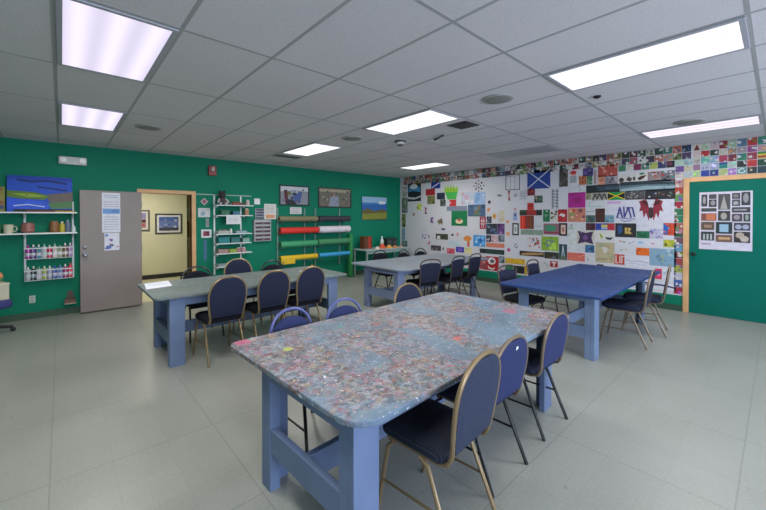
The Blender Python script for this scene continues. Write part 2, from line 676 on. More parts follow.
def ceiling_light(kx, ky, dm, label, on=True):
    x, y = GX + kx * .6096 + .3048, GY + ky * 1.2192 + .6096
    t = thing('ceiling_light', label, 'ceiling light', (x, y, H), 0, 'recessed fluorescent ceiling lights')
    a, b = .2928, .5976
    f = MB()
    for s in (-1, 1):
        f.box(min(s * a, s * (a - .03)), max(s * a, s * (a - .03)), -b, b, -.012, -.001, M_TRIMWHITE)
        f.box(-a + .03, a - .03, min(s * b, s * (b - .03)), max(s * b, s * (b - .03)), -.012, -.001, M_TRIMWHITE)
    f.build('frame', t, bevel=.002)
    g = MB()
    g.box(-a + .03, a - .03, -b + .03, b - .03, -.009, -.0015, dm)
    g.build('diffuser', t)
    if on:
        area('fluorescent_tubes', (x, y, H - .02), (0, 0, 0), .5, 1.1, LAMP, (1.0, .985, .90))


ceiling_light(0, 2, M_LAV, 'lavender-tinted ceiling light panel, the larger one over the open doorway side')
ceiling_light(0, 4, M_LAV, 'small-looking lavender ceiling light panel close to the green wall above the open door')
ceiling_light(0, 0, M_WHT, 'white ceiling light panel overhead at the near end of the room')
ceiling_light(5, 0, M_WHT, 'long white ceiling light panel above the splattered table and three tucked chairs')
ceiling_light(5, 2, M_WHT, 'white ceiling light panel in the middle of the ceiling beside the dark vent')
ceiling_light(5, 4, M_WHT, 'white ceiling light panel near the green wall above the paper rolls')
ceiling_light(10, 0, emis('pale_lavender_diffuser', (.95, .86, 1.0), 1.15, True), 'long thin lavender ceiling light panel above the green door and mural wall')
ceiling_light(10, 4, M_WHT, 'smallest white ceiling light panel deep in the corner of the room')
ceiling_light(10, 2, M_OFF, 'unlit grey ceiling light panel before the mural wall', on=False)

M_GRILLE = mat('84847f', .6, var=.08, scale=60)


def ceiling_speaker(x, y, label):
    t = thing('ceiling_speaker', label, 'ceiling speaker', (x, y, H), 0, 'round ceiling speakers')
    MB().lathe([(.15, -.001), (.15, -.012), (.13, -.016)], M_TRIMWHITE if 0 else mat('a2a29f', .6), 28).build('rim', t)
    g = MB()
    g.lathe([(.128, -.0155), (.10, -.022), (.02, -.024)], M_GRILLE, 28)
    g.build('grille', t)


ceiling_speaker(.871, 5.643, 'round grey ceiling speaker beside the small lavender light panel near the door')
ceiling_speaker(3.294, 1.914, 'round ceiling speaker between the two white light panels over the front of the room')
ceiling_speaker(3.292, 4.356, 'round ceiling speaker between the middle light panel and the one by the paper rolls')
ceiling_speaker(5.87, .76, 'round ceiling speaker just before the light panel above the green door')

# ceiling vent, smoke detector, hooks, sprinkler
t = thing('ceiling_vent', 'small square dark ceiling vent beside the middle white light panel', 'ceiling vent', (3.90, 2.76, H), 0)
g = MB(); g.box(-.15, .15, -.15, .15, -.01, -.001, mat('4a4a4c', .5)); g.build('frame', t, bevel=.003)
for i in range(5):
    g = MB(); g.box(-.13, .13, -.13 + i * .055, -.10 + i * .055, -.018, -.0095, mat('2b2b2d', .5)); g.build('slat', t)
t = thing('ceiling_vent', 'long white slotted ceiling vent by the light panel above the paper rolls', 'ceiling vent', (3.32, 6.50, H), 0)
g = MB(); g.box(-.27, .27, -.13, .13, -.01, -.001, mat('a5a5a5', .5)); g.build('frame', t, bevel=.003)
for i in range(5):
    g = MB(); g.box(-.25, .25, -.115 + i * .05, -.09 + i * .05, -.016, -.0095, mat('5b5b5b', .5)); g.build('slat', t)
t = thing('smoke_detector', 'round dark-ringed smoke detector hanging from the ceiling', 'smoke detector', (3.99, 4.02, H))
MB().lathe([(.09, -.001), (.09, -.018), (.085, -.022)], mat('3c3c3e', .5), 24).build('base', t)
MB().lathe([(.07, -.0215), (.072, -.045), (.05, -.06), (.02, -.064)], mat('c5c5c2', .5), 24).build('cover', t)
MB().lathe([(.05, -.0605), (.035, -.075), (.01, -.078)], mat('333335', .5), 20).build('sensor', t)
t = thing('ceiling_hook_bar', 'short black bar hanging under a ceiling grid strip near the smoke detector', 'hook bar', (4.17, 3.39, H), radians(62))
g = MB(); g.tube([(-.17, 0, -.03), (-.06, 0, -.022), (0, 0, -.03), (.17, 0, -.02)], .012, M_BLACK); g.build('bar', t)
for x in (-.1, .12):
    g = MB(); g.tube([(x, 0, -.002), (x, 0, -.028)], .007, M_BLACK); g.build('clip', t)
t = thing('ceiling_sensor', 'tiny black sensor on the ceiling tile behind the long white light panel', 'sensor', (3.96, 1.216, H))
MB().lathe([(.035, -.001), (.035, -.01), (.02, -.022)], M_BLACK, 16).build('body', t)

# ------------------------------------------------------------------ flat pictures, papers and paintings
R = random.Random(5)


def arc(cx, cy, r, a0, a1, n=10, ry=None):
    ry = r if ry is None else ry
    return [(cx + r * cos(a0 + (a1 - a0) * i / n), cy + ry * sin(a0 + (a1 - a0) * i / n)) for i in range(n + 1)]


def flat_mesh(O, U, V, bg, marks, th=.004, bgmat=None):
    """a thin sheet at O spanned by U (to its right) and V (down), with painted shapes on its face"""
    O, U, V = Vector(O), Vector(U), Vector(V)
    N = V.cross(U).normalized()
    lu, lv = U.length, V.length
    mb = MB()
    m0 = bgmat or mat(bg, .62, var=.07, scale=14)
    vs = [O, O + U, O + U + V, O + V]
    vs = vs + [p + N * th for p in vs]
    mb.add(vs, [(0, 1, 2, 3), (4, 5, 6, 7), (0, 1, 5, 4), (1, 2, 6, 5), (2, 3, 7, 6), (3, 0, 4, 7)], m0)
    lay = [th]

    def P(x, y, z):
        x = min(max(x, 0), 1)
        y = min(max(y, 0), 1)
        return O + U * x + V * y + N * z

    def poly(c, pts):
        lay[0] += .00035
        mb.add([P(x, y, lay[0]) for x, y in pts], [tuple(range(len(pts)))], mat(c, .62, var=.06, scale=14))

    def line(c, pts, wd):
        lay[0] += .00035
        for i in range(len(pts) - 1):
            a = Vector((pts[i][0] * lu, pts[i][1] * lv))
            b = Vector((pts[i + 1][0] * lu, pts[i + 1][1] * lv))
            d = b - a
            if d.length < 1e-6:
                continue
            n = Vector((-d.y, d.x)).normalized() * wd / 2
            e = d.normalized() * wd * .3
            q = [a + n - e, b + n + e, b - n + e, a - n - e]
            mb.add([P(p.x / lu, p.y / lv, lay[0] + (i % 2) * .00008) for p in q], [(0, 1, 2, 3)], mat(c, .62, var=.06, scale=14))

    for k in marks:
        t = k[0]
        if t == 'r':
            _, c, x0, y0, x1, y1 = k
            poly(c, [(x0, y0), (x1, y0), (x1, y1), (x0, y1)])
        elif t == 'p':
            poly(k[1], k[2])
        elif t == 'c':
            _, c, x, y, rx, ry = k
            poly(c, [(x + rx * cos(a * pi / 7), y + ry * sin(a * pi / 7)) for a in range(14)])
        elif t == 'l':
            line(k[1], k[2], k[3])
        elif t == 'b':
            _, cols, n, s0, s1, seed = k
            rr = random.Random(seed)
            for i in range(n):
                cx, cy = rr.uniform(.08, .92), rr.uniform(.08, .92)
                s = rr.uniform(s0, s1)
                kx = s * min(1, lv / lu) if lu > lv else s
                ky = s * min(1, lu / lv) if lv > lu else s
                m = rr.randint(5, 8)
                poly(rr.choice(cols), [(cx + kx * rr.uniform(.6, 1.1) * cos(2 * pi * j / m), cy + ky * rr.uniform(.6, 1.1) * sin(2 * pi * j / m)) for j in range(m)])
        elif t == 't':   # rows of small writing
            _, c, x0, y0, x1, y1, n, seed = k
            rr = random.Random(seed)
            for i in range(n):
                y = y0 + (y1 - y0) * (i + .3) / n
                h = (y1 - y0) / n * .38
                x = x0
                lay[0] += .00002
                while x < x1 - .03:
                    wl = rr.uniform(.04, .14)
                    xe = min(x + wl, x1)
                    mb.add([P(a, b, lay[0] + .0003) for a, b in ((x, y), (xe, y), (xe, y + h), (x, y + h))], [(0, 1, 2, 3)], mat(c, .6, var=.05))
                    x = xe + .025
    return mb


def painting(x0, y0, x1, y1, bg, marks, label, depth=0.0):
    """an artwork on the mural wall, given by its corners in the photograph"""
    a, b = at(x0, y0, 0, XW), at(x1, y1, 0, XW)
    c = Vector((XW - depth, a.y, a.z))
    mb = flat_mesh(Vector((0, 0, 0)), (0, b.y - a.y, 0), (0, 0, b.z - a.z), bg, marks)
    o = mb.build('wall_painting', loc=c)
    return tag(o, label, 'painting', 'student paintings covering the mural wall')


# --- main paintings: x0 y0 x1 y1 (photo), background, shapes, label
W, K = 'cdccd5', '232428'
ART = [
 (408, 184, 421, 201, '23272c', [('r', '3d7fb0', .05, .2, .95, .5), ('c', 'cfd6da', .45, .18, .3, .14), ('p', '1d2126', [(0, .5), (.4, .42), (1, .52), (1, .7), (0, .68)]), ('p', 'bfc4c8', [(.0, .75), (.6, .8), (1, .7), (1, .78), (.5, .9), (0, .85)])], 'dark painting of a blue lake with a pale sky and snowy streaks near the corner'),
 (431.2, 182, 440.3, 188.2, '1f2f8a', [('l', 'c9cfe8', [(.1, .85), (.9, .2)], .03)], 'small royal blue painting with one pale diagonal line below the upper border'),
 (425.8, 189.2, 435, 195.2, 'a3242c', [('b', ['7c1a22', 'c44a48'], 3, .1, .25, 3)], 'small dark red painting directly above an olive square'),
 (427.4, 196, 435, 204, '7b7b4e', [('b', ['4f5a35', 'a5825a'], 5, .1, .25, 4)], 'olive and brown square painting directly below the small dark red one'),
 (437, 193, 445, 199.2, '1e2740', [('b', ['2c3654'], 3, .1, .3, 5)], 'dark navy square painting between the red one and the green spiky plant'),
 (440.3, 199.6, 445.6, 206, '3f4a4a', [('b', ['6b7a70', '2a3233'], 4, .1, .3, 6)], 'grey-green square painting under the corner of the dark navy square'),
 (444, 185, 459, 199.4, W, [('p', '8fc23a', [(.02, .35), (.1, .02), (.17, .3), (.28, 0), (.36, .28), (.48, .0), (.56, .28), (.68, .02), (.74, .3), (.86, .05), (.88, .32), (1, .2), (.9, .6), (.1, .6)]), ('p', '43b04f', [(.1, .5), (.92, .5), (.82, .98), (.25, .98)])], 'painting of a spiky bright green plant on white'),
 (449.5, 199.8, 456.2, 206, 'c03038', [('c', 'd9989a', .12, .5, .14, .2)], 'small bright red square painting under the spiky green plant'),
 (473, 180, 485, 192, W, [('c', K, .5, .1, .05, .06), ('c', K, .5, .9, .05, .06), ('c', K, .1, .5, .05, .06), ('c', K, .9, .5, .05, .06), ('c', K, .27, .27, .07, .08), ('c', K, .73, .27, .07, .08), ('c', K, .27, .73, .07, .08), ('c', K, .73, .73, .07, .08), ('c', K, .5, .36, .06, .07), ('c', K, .5, .64, .06, .07), ('c', K, .34, .5, .05, .06), ('c', K, .66, .5, .05, .06)], 'white painting with a ring of small black marks like a snowflake'),
 (461, 192.6, 474, 204, 'bcc3d6', [('b', ['c9a9bb', 'd5d4dd', '9fb0cf'], 6, .1, .3, 8)], 'washed-out pink and pale blue painting beside a sky blue one'),
 (474.4, 192.6, 485.4, 204.4, '9db8de', [('b', ['c6d4ea', '7fa3d6'], 5, .12, .35, 9)], 'sky blue painting with white clouds under the snowflake marks'),
 (446.8, 206.3, 467, 210.8, '7d879c', [('b', ['5a6078', 'a04a70', '8fa5b8'], 8, .06, .12, 10)], 'narrow grey-blue strip painting above the green flag with a cream blob'),
 (468, 204.9, 485.4, 216.4, '4a6386', [('p', '5f7a62', [(.3, .9), (.55, .2), (.75, .9)]), ('b', ['36506e', '7e6f5a', '6e8aa6'], 6, .08, .25, 11)], 'slate blue landscape painting with a faint green hill'),
 (451.5, 211, 467.3, 226, '10774a', [('c', 'd9c9a4', .5, .7, .24, .17), ('c', 'c0455a', .5, .6, .12, .08), ('c', '0d5c3a', .5, .92, .15, .06)], 'deep green painting with a cream and pink flower in its lower half'),
 (416, 203.5, 422.6, 212, W, [('p', 'b8c94a', [(.2, .1), (.7, .0), (1, .3), (.7, .5), (.9, .9), (.5, .7), (.1, .95), (.3, .5)]), ('c', '6d5a2a', .25, .5, .12, .15)], 'doodle of a yellow-green bird-like figure on white near the corner'),
 (412.6, 212.2, 415.4, 216.4, W, [('p', '8a6a4c', [(.2, .1), (.8, .2), (.7, .9), (.1, .8)])], 'tiny brown doodle under the yellow-green figure'),
 (424, 207, 427.4, 214.4, W, [('p', '7a3550', [(.2, 0), (.9, .15), (.6, .5), (1, .95), (.2, .9), (.5, .5)]), ('c', 'b85a62', .5, .5, .25, .12)], 'small dark red and purple standing figure doodle on white'),
 (430, 217, 434, 223.2, W, [('p', '6b4a86', [(.2, .1), (.9, 0), (.7, .5), (.9, 1), (.1, .9)]), ('c', 'c5a2c5', .7, .5, .2, .15)], 'small purple figure doodle on white beside the brown horse'),
 (437, 217.6, 443.4, 225.2, W, [('p', '6e5c48', [(.1, .5), (.3, .2), (.5, .35), (.6, .0), (.8, .15), (.9, .6), (.8, 1), (.6, .75), (.3, .95), (.2, .7)]), ('c', '8fa070', .35, .8, .2, .12)], 'small brown and olive horse doodle on white left of the deep green painting'),
 (440.8, 227.8, 445.8, 231, W, [('c', '3a3f5e', .5, .4, .45, .3), ('c', '9a9ac0', .5, .8, .35, .15)], 'small dark flattened oval doodle on white'),
 (422.8, 227.6, 429.4, 231.6, W, [('b', ['8a96a0', 'a9b59a', '6c6c8c'], 4, .1, .2, 14)], 'pair of faint grey-green squiggle doodles on white'),
 (422, 234, 426.4, 239.4, W, [('b', ['5a5f96', '8a8fc0', '3d4270'], 6, .15, .3, 15)], 'small blue-violet flower doodle on white'),
 (428, 234.4, 430.2, 238.6, W, [('p', '8a6a80', [(.3, 0), (.9, .4), (.6, 1), (.1, .6)])], 'tiny mauve leaf doodle beside the blue-violet flower'),
 (435.8, 233.6, 448, 239.8, '3c4030', [('r', W, .1, .35, .38, .95), ('b', ['6d7a48', '2a2e24', '8a8a5c'], 7, .08, .2, 16)], 'small dark olive landscape painting with a white notch'),
 (427.4, 240.6, 430.6, 244.8, W, [('p', 'b8506a', [(.1, .8), (.6, 0), (1, .4), (.5, 1)])], 'tiny pink-red doodle on white under the flower doodle'),
 (431, 245, 441, 251, '4a4650', [('b', ['7c7684', '2e2b33', '9a8f96'], 6, .1, .25, 17)], 'small charcoal grey painting above the far table'),
 (442, 246.6, 444.8, 250.2, W, [('p', '55525e', [(.2, .5), (.5, 0), (.8, .4), (.6, 1), (.3, 1)])], 'tiny grey arrow doodle beside the charcoal painting'),
 (447, 248, 454.7, 254, 'cc5068', [('b', ['b03a55', 'dd8a8f'], 4, .15, .3, 18)], 'small coral red square painting just above the far table'),
 (456, 246.6, 464, 252.6, '3f3aa4', [('c', '8e6ad0', .5, .5, .28, .3), ('c', '2a2670', .45, .5, .12, .14)], 'small blue-violet square painting with a lilac disc'),
 (463.3, 235, 472, 246.9, W, [('p', 'd8843f', [(0, .3), (.3, .05), (.7, .05), (1, .3), (.75, .48), (.72, 1), (.48, 1), (.45, .5), (.2, .5)]), ('r', 'c4554a', .48, .6, .7, 1)], 'orange figure with outstretched arms painted on white'),
 (473.5, 235, 485.3, 246.8, '3a8bd0', [('b', ['82bdea', '1f5fae', '5aa6e0', 'b8d8ef'], 9, .08, .22, 20)], 'bright blue square painting with light blue marbling'),
 (447.5, 240.4, 460, 246, 'b9ccd8', [('b', ['c9b8c4', 'a8c4d2'], 4, .1, .3, 21)], 'pale blue wash painting left of the orange figure'),
 (451, 233.4, 454, 236.4, W, [('c', '4a2e3e', .5, .5, .4, .45)], 'tiny dark maroon face doodle on white'),
 (456, 232, 459.4, 236.4, W, [('c', 'd99aa2', .5, .5, .4, .45), ('c', 'a04a58', .5, .65, .15, .1)], 'tiny pink face doodle on white'),
 (464.8, 247.4, 472, 254, 'd9cf9c', [('b', ['e8c97e', 'b5c07a'], 4, .12, .3, 22)], 'small pale yellow-green painting between two chair backs of the far table'),
 (479.8, 248.4, 504.4, 255, '24282c', [('p', '23423c', [(.3, .2), (.95, .3), (.95, .9), (.2, .8)])], 'long plain black painting above the red one with a white face'),
 (486.2, 256, 498.6, 271.2, 'a6202a', [('c', 'e2d9dc', .45, .32, .32, .26), ('c', '5a5458', .5, .33, .17, .14), ('p', 'e2d9dc', [(.12, .62), (.3, .8), (.55, .85), (.7, .75), (.72, .85), (.5, .97), (.2, .88)])], 'deep red painting with a round white face and white smile'),
 (479.8, 256.4, 486, 269.6, 'a9545a', [('b', ['7f3038', 'c98a80', '6a4a50'], 6, .12, .3, 23)], 'dusty red narrow painting beside the red one with a white face'),
 (498.9, 256, 504.6, 263.4, '6a7280', [('b', ['3d434e', '97a0ac'], 5, .15, .3, 24)], 'small grey painting right under the end of the long black one'),
 (498.9, 264, 504.8, 271.8, 'c6c3d4', [('b', ['7f86b4', 'a05a6a'], 4, .12, .25, 25)], 'small pale lilac painting low on the wall beside the red face painting'),
 (486.2, 242.6, 504.4, 248, 'cf7a62', [('b', ['b5503f', 'd99a7a', 'a8856a'], 7, .1, .2, 26)], 'salmon orange strip painting directly above the long black one'),
 (486.2, 235, 491.4, 242, '3f4458', [('b', ['c7c7d0', '25293a'], 4, .15, .3, 27)], 'small dark slate painting with a white fleck above the salmon strip'),
 (492, 235.4, 498, 242, 'c9a8b4', [('b', ['b05a6c', 'e3d5da'], 4, .12, .25, 28)], 'small pink painting in the row above the salmon strip'),
 (498.4, 235, 504.5, 242, '5c6470', [('b', ['8791a0', '3a4150'], 4, .15, .3, 29)], 'small steel grey painting at the end of the row above the salmon strip'),
 (479.8, 216.6, 485.8, 229, '9d2940', [('r', 'd8b9c0', .15, .3, .85, .4), ('r', 'd8b9c0', .15, .55, .85, .64), ('l', 'd8b9c0', [(.35, .1), (.35, .9)], .02), ('l', 'd8b9c0', [(.65, .1), (.65, .9)], .02)], 'crimson painting crossed by thin pale lines'),
 (486.8, 216.5, 491.6, 223, '2e2f44', [('b', ['5c6486', '9098a8'], 4, .15, .3, 30)], 'small midnight blue painting above the dark patchwork one'),
 (486.2, 223.6, 497.2, 234.6, '33364a', [('b', ['7b8a96', '4b5f86', '1d1f2c', '6a4a7a'], 9, .1, .25, 31)], 'dark patchwork painting of navy and grey shapes'),
 (497.5, 223.6, 504.6, 234.6, '5c3a72', [('b', ['82589a', '3a2450', 'a07ab0'], 6, .12, .28, 32)], 'purple painting beside the dark patchwork one'),
 (487.6, 200.2, 491.2, 204, W, [('c', '3a3440', .5, .5, .42, .45)], 'tiny dark round doodle on white beside the sky blue painting'),
 (486.6, 207.4, 491, 212, W, [('c', 'd98f6a', .5, .5, .4, .42)], 'tiny orange ball doodle on white beside the slate landscape'),
 (492, 213, 497, 219.4, W, [('c', 'dba765', .5, .5, .45, .45), ('c', '7a4a30', .5, .5, .15, .15)], 'tiny golden flower doodle with a brown centre on white'),
 (499, 211, 504.5, 222.2, 'cbbfae', [('b', ['8a6c52', 'd2b48a', 'a6acb4'], 6, .1, .22, 35)], 'small beige and brown figure painting beside the golden flower'),
 (505.8, 219.8, 509.4, 223.6, W, [('c', 'e08a50', .5, .5, .42, .42)], 'tiny bright orange dot doodle left of the black-edged white panel'),
 (506, 231, 510.4, 236.4, W, [('c', 'e0a070', .5, .5, .42, .42)], 'tiny peach sun doodle below the orange dot'),
 (506.6, 247.4, 511, 252.4, W, [('c', 'b8468a', .5, .5, .38, .4)], 'tiny magenta dot doodle beside the long black painting'),
 (512.6, 206.6, 518, 222, W, [('c', 'c98aa6', .5, .18, .25, .1), ('p', '8aa0cc', [(.2, .35), (.8, .35), (.9, .9), (.1, .9)]), ('c', '5c3f5e', .5, .55, .2, .08)], 'small pink and blue figure doodle above the black-edged white panel'),
 (512.4, 223, 518.8, 235.4, '2e3036', [('r', 'cfd2d4', .2, .12, .8, .88), ('r', '8f9a96', .35, .3, .65, .7)], 'tall white panel painting with a thick black edge'),
 (514, 243, 518.6, 248.6, W, [('l', '6a6a72', arc(.5, .5, .35, 0, 5.2, 9), .018)], 'tiny grey open ring doodle on white'),
 (505.6, 175, 520, 189.6, W, [('l', '3a3a40', [(.03, 0), (.03, .98), (.97, .98), (.97, 0)], .018), ('l', '8a8a92', [(.03, .12), (.97, .12)], .012), ('l', '8a8a92', [(.35, .12), (.35, .98)], .012), ('l', '8a8a92', [(.66, .12), (.66, .98)], .012)], 'thin black line drawing of a barred window on white'),
 (507, 190.4, 511.2, 200.8, W, [('p', 'a84a55', [(.2, 0), (.8, .1), (.6, .5), (.9, 1), (.3, .95), (.4, .5)]), ('c', '3a3440', .5, .12, .18, .08)], 'small red and dark figure doodle under the barred window drawing'),
 (496.5, 193.6, 502.6, 197, W, [('p', '7a7f88', [(0, .6), (.3, .2), (.7, .3), (1, .7), (.6, .9)])], 'small grey bird doodle on white'),
 (513.4, 193.2, 518, 197.4, W, [('l', '6f7a80', arc(.5, .5, .38, 0, 6.28, 9), .014), ('c', '6f7a80', .5, .5, .15, .15)], 'tiny grey wheel doodle on white'),
 (519.6, 190.4, 526.8, 199.6, 'b9bac4', [('r', '9ea0ac', .1, .3, .9, .42), ('r', '9ea0ac', .1, .55, .9, .66)], 'small pale grey ruled painting under the barred window drawing'),
 (527.4, 170.6, 550.3, 188, '1f3f8f', [('l', 'd5d8e4', [(0, .02), (1, .98)], .055), ('l', 'd5d8e4', [(0, .98), (1, .02)], .055)], 'blue flag painting with a white diagonal cross'),
 (527.4, 188.8, 535, 195.4, '7a2030', [('b', ['a83a40', '501520'], 4, .15, .3, 41)], 'small crimson painting under the blue flag'),
 (534.4, 195.8, 542.6, 202.6, '31433b', [('b', ['5c7a66', '1e2824', 'a08a6a'], 6, .12, .25, 42)], 'small dark green painting diagonal below the blue flag'),
 (527.4, 203, 533.8, 209.8, 'bb2d2c', [('r', '8a1c1e', .2, .3, .8, .6)], 'small bright red square on top of the red and black cross'),
 (519.7, 210.1, 542, 215.4, '252a2c', [('r', '9c2a2c', .33, 0, .75, 1), ('r', '2f4a30', .02, .1, .3, .4)], 'black strip painting with a red middle forming the arms of a cross'),
 (520.3, 215.7, 527, 229, 'cf3326', [('r', '97241c', .75, 0, 1, 1), ('l', 'e35a40', [(.35, .05), (.35, .95)], .02)], 'bright red upright painting under the black strip'),
 (527.3, 215.7, 533.8, 229, '47201e', [('r', 'a5342a', .15, .05, .35, .95), ('r', '8a6a3a', .5, .05, .62, .95), ('r', '8d2b24', .75, .05, .92, .95)], 'dark brown upright painting with red and gold stripes'),
 (534.4, 216, 542.6, 228.8, 'c5c8cf', [('r', 'b2b6c0', .1, .7, .9, .9)], 'plain pale grey painting beside the striped brown one'),
 (543.2, 209.6, 549.8, 221.8, '1d6e4a', [('b', ['2f8a5e', '14523a', 'a6bfae'], 5, .12, .3, 45)], 'emerald green upright painting beside the spotted pony'),
 (550.2, 209.8, 557.4, 222, 'c8c6c0', [('b', ['4a3a30', '2b2522', '7a6550'], 11, .08, .2, 46)], 'white painting with brown and black spotted pony patches'),
 (558, 209.4, 567.2, 222, 'a92228', [('b', ['d9cfd0', '701518', 'c94a48'], 7, .1, .22, 47)], 'vivid red painting with small white shapes beside the spotted pony'),
 (551, 189, 559.2, 208.6, 'c6c7cf', [('l', '5a5c66', [(.25, .02), (.25, .98)], .02), ('l', '5a5c66', [(.75, .02), (.75, .98)], .02)] + [('l', '6c6e78', [(.1, y), (.9, y + .04)], .016) for y in (.1, .25, .4, .55, .7, .85)], 'tall pale painting of a dark pencilled ladder pattern'),
 (521, 229.4, 543, 235.3, '7f9486', [('b', ['a9b8a8', '5e7568', '9aa2b8'], 7, .08, .18, 48)], 'sage green strip painting below the red and black cross'),
 (543.6, 223.4, 559, 234.9, '8c6470', [('c', '3f8a6c', .45, .42, .38, .3), ('r', '8c3a50', 0, .75, 1, .9)], 'mauve painting with a green hill shape and a maroon band'),
 (559.2, 223, 567.2, 236, '3a2228', [('r', 'cdb4a8', .22, .14, .8, .86), ('c', 'b5746c', .5, .5, .18, .2)], 'small portrait painting in a thick dark maroon border'),
 (527, 236.4, 540.4, 249.4, 'cfc8ce', [('b', ['b5303a', '4a7a50', 'a04058', '5b6a9a', 'c9556a'], 14, .06, .13, 50)], 'white painting dotted with red and pink flowers'),
 (541.6, 236.2, 558.6, 251.4, '84a83a', [('r', '6e8a7a', .3, .22, .72, .75), ('b', ['a9cf4a', '5a8a2e', '8e7a8a'], 8, .08, .2, 51)], 'lime green painting with a grey-green centre'),
 (559.2, 244, 567, 260.4, '2c4450', [('l', 'b8ccd0', [(.5, .1), (.35, .8)], .016), ('l', 'b8ccd0', [(.5, .1), (.68, .8)], .016), ('p', '5f6a5c', [(0, .9), (.5, .7), (1, .85), (1, 1), (0, 1)])], 'dark teal painting with pale thin upright lines'),
 (519.7, 250.6, 544, 257.2, '2a2420', [('p', 'a98556', [(.05, .55), (.4, .25), (.95, .2), (1, .5), (.6, .75), (.1, .9)])], 'dark painting with a sweeping tan band above the blue table'),
 (544.4, 251.6, 558.9, 259.4, '2c2f28', [('p', '5a5f66', [(.4, .9), (.65, .45), (.9, .9)]), ('b', ['4c3a24', '3c4a30'], 5, .1, .25, 52)], 'dark brown and green painting with a grey peak above the blue table'),
 (505.4, 257.6, 525, 265, 'cda32a', [('b', ['e0bb48', 'b0801f'], 8, .08, .2, 53)], 'bright golden yellow strip painting above the blue table'),
 (505.4, 265.4, 513.4, 272, '2f7a50', [('b', ['58a070', '1f5a38'], 4, .15, .3, 54)], 'small green painting under the golden yellow strip'),
 (513.8, 265.4, 524.4, 274, '1c1f1d', [('p', '2c3a30', [(0, .1), (.5, .2), (.3, .9)])], 'small black painting under the golden yellow strip'),
 (524.7, 265.4, 526.9, 275, 'c79f2c', [], 'narrow golden upright strip beside the small black painting'),
 (542.2, 259.8, 549.8, 268, 'c9c9cf', [('l', '9aa0a8', [(.2, .3), (.8, .7)], .02)], 'plain whitish painting just above the far edge of the blue table'),
 (550.2, 260.6, 557.8, 267.4, '9e2430', [('l', 'e0d2d2', [(.25, .25), (.75, .25)], .03), ('l', 'e0d2d2', [(.5, .25), (.5, .8)], .03)], 'small red painting with a white letter T'),
 (568.4, 169.6, 578.3, 184, 'd0cdd0', [('c', 'c6333a', .5, .24, .32, .14), ('p', '9aa2a8', [(.2, .45), (.8, .4), (.85, .9), (.15, .9)]), ('c', 'd9a8a0', .5, .42, .18, .08)], 'white painting of a figure with a round red cap'),
 (559.4, 169.9, 567.8, 186.4, '45403f', [('b', ['6a625c', '2c2a2b', '7c6f66'], 8, .1, .25, 56)], 'dark grey-brown upright painting right of the blue flag'),
 (583, 168.6, 593.2, 175.6, '4a3a74', [('b', ['6a5a9a', '2f2450', '7a9ab0'], 5, .12, .25, 57)], 'violet painting under the border near the red-cap figure'),
 (579, 176, 586.6, 184.6, 'b06a46', [('b', ['8a3f2c', 'd2bba0', '5c3a2a'], 7, .1, .22, 58)], 'rust brown painting beside the red-cap figure'),
 (587, 175.9, 592.4, 184.4, '3f6f56', [('b', ['77a07c', '2b4a6a', 'a0a88a'], 6, .12, .25, 59)], 'green and blue upright painting beside the rust brown one'),
 (593.6, 169, 597.8, 185, 'b5b4b8', [('r', '8d5f66', .2, .1, .5, .9)], 'narrow pale upright strip beside the violet painting'),
 (598.2, 165.8, 617.6, 175.6, 'a84a44', [('b', ['c4685a', '8a3030', 'd08a78'], 9, .08, .2, 60)], 'large brick red painting under the border'),
 (598.2, 175.9, 604.8, 184.4, 'c98a72', [('b', ['dba990', 'a5604c'], 5, .12, .25, 61)], 'peach painting below the large brick red one'),
 (605.1, 175.9, 617.6, 184.2, '7f7c84', [('b', ['4e4a54', 'a9a4aa', '5f4f56'], 8, .1, .2, 62)], 'grey painting of two heads below the brick red one'),
 (618, 174.8, 636, 183.4, 'c9c6c4', [('p', '3a3636', [(.05, .5), (.2, .3), (.35, .5), (.3, .75), (.1, .8)]), ('p', '4a3c3c', [(.45, .6), (.6, .25), (.8, .5), (.7, .8)]), ('c', '3a3636', .9, .5, .07, .2)], 'whitish painting with three dark animal heads in a row'),
 (636.4, 172.4, 647.4, 182.8, 'd0cdca', [('p', '4a2c28', [(.1, .55), (.4, .35), (.9, .3), (.7, .55), (.3, .75)]), ('c', '2e7f5a', .5, .15, .25, .1)], 'whitish painting with a dark reddish winged shape'),
 (647.8, 172, 660.6, 181.6, '8f7f80', [('b', ['6b3f40', 'b9b5c0', '4a4a58', 'b5614a'], 9, .08, .2, 63)], 'mottled mauve painting above the long sea painting'),
 (661, 171, 675, 180.6, '6a6a74', [('b', ['c3bcc4', '2e3038', '3a8a7a', 'a04a50'], 10, .08, .18, 64)], 'dark mixed-colour painting above the end of the long sea painting'),
 (586.2, 185.6, 619.6, 191.8, '1c262e', [('p', '2f414e', [(.3, .2), (1, .1), (1, .7), (.4, .8)]), ('r', '56707c', .6, .45, 1, .55)], 'long near-black painting of a night sea, its darkest stretch'),
 (620, 182.4, 675.2, 189.6, '5c7480', [('p', '283840', [(0, .1), (.5, .0), (1, .3), (1, .45), (.4, .35), (0, .4)]), ('p', '93a9b2', [(0, .7), (.5, .5), (1, .65), (1, .8), (0, .95)]), ('b', ['3a4a54', '2f5a50'], 6, .04, .12, 66)], 'long sea painting with grey-green waves above the crowd painting'),
 (645, 190, 675.2, 198.8, '22252a', [('b', ['7d3a48', '5a8a72', 'b9bcc4', '3a3f6a', '86705a'], 16, .05, .12, 67)], 'black painting full of small coloured figures above the red wings'),
 (625.2, 191.2, 644.6, 199.4, '4c4a4e', [('b', ['8a878c', '2a292c', 'b5b2b6', '6a666a'], 16, .05, .14, 68)], 'grey and black scribbled painting beside the yellow diagonal cross flag'),
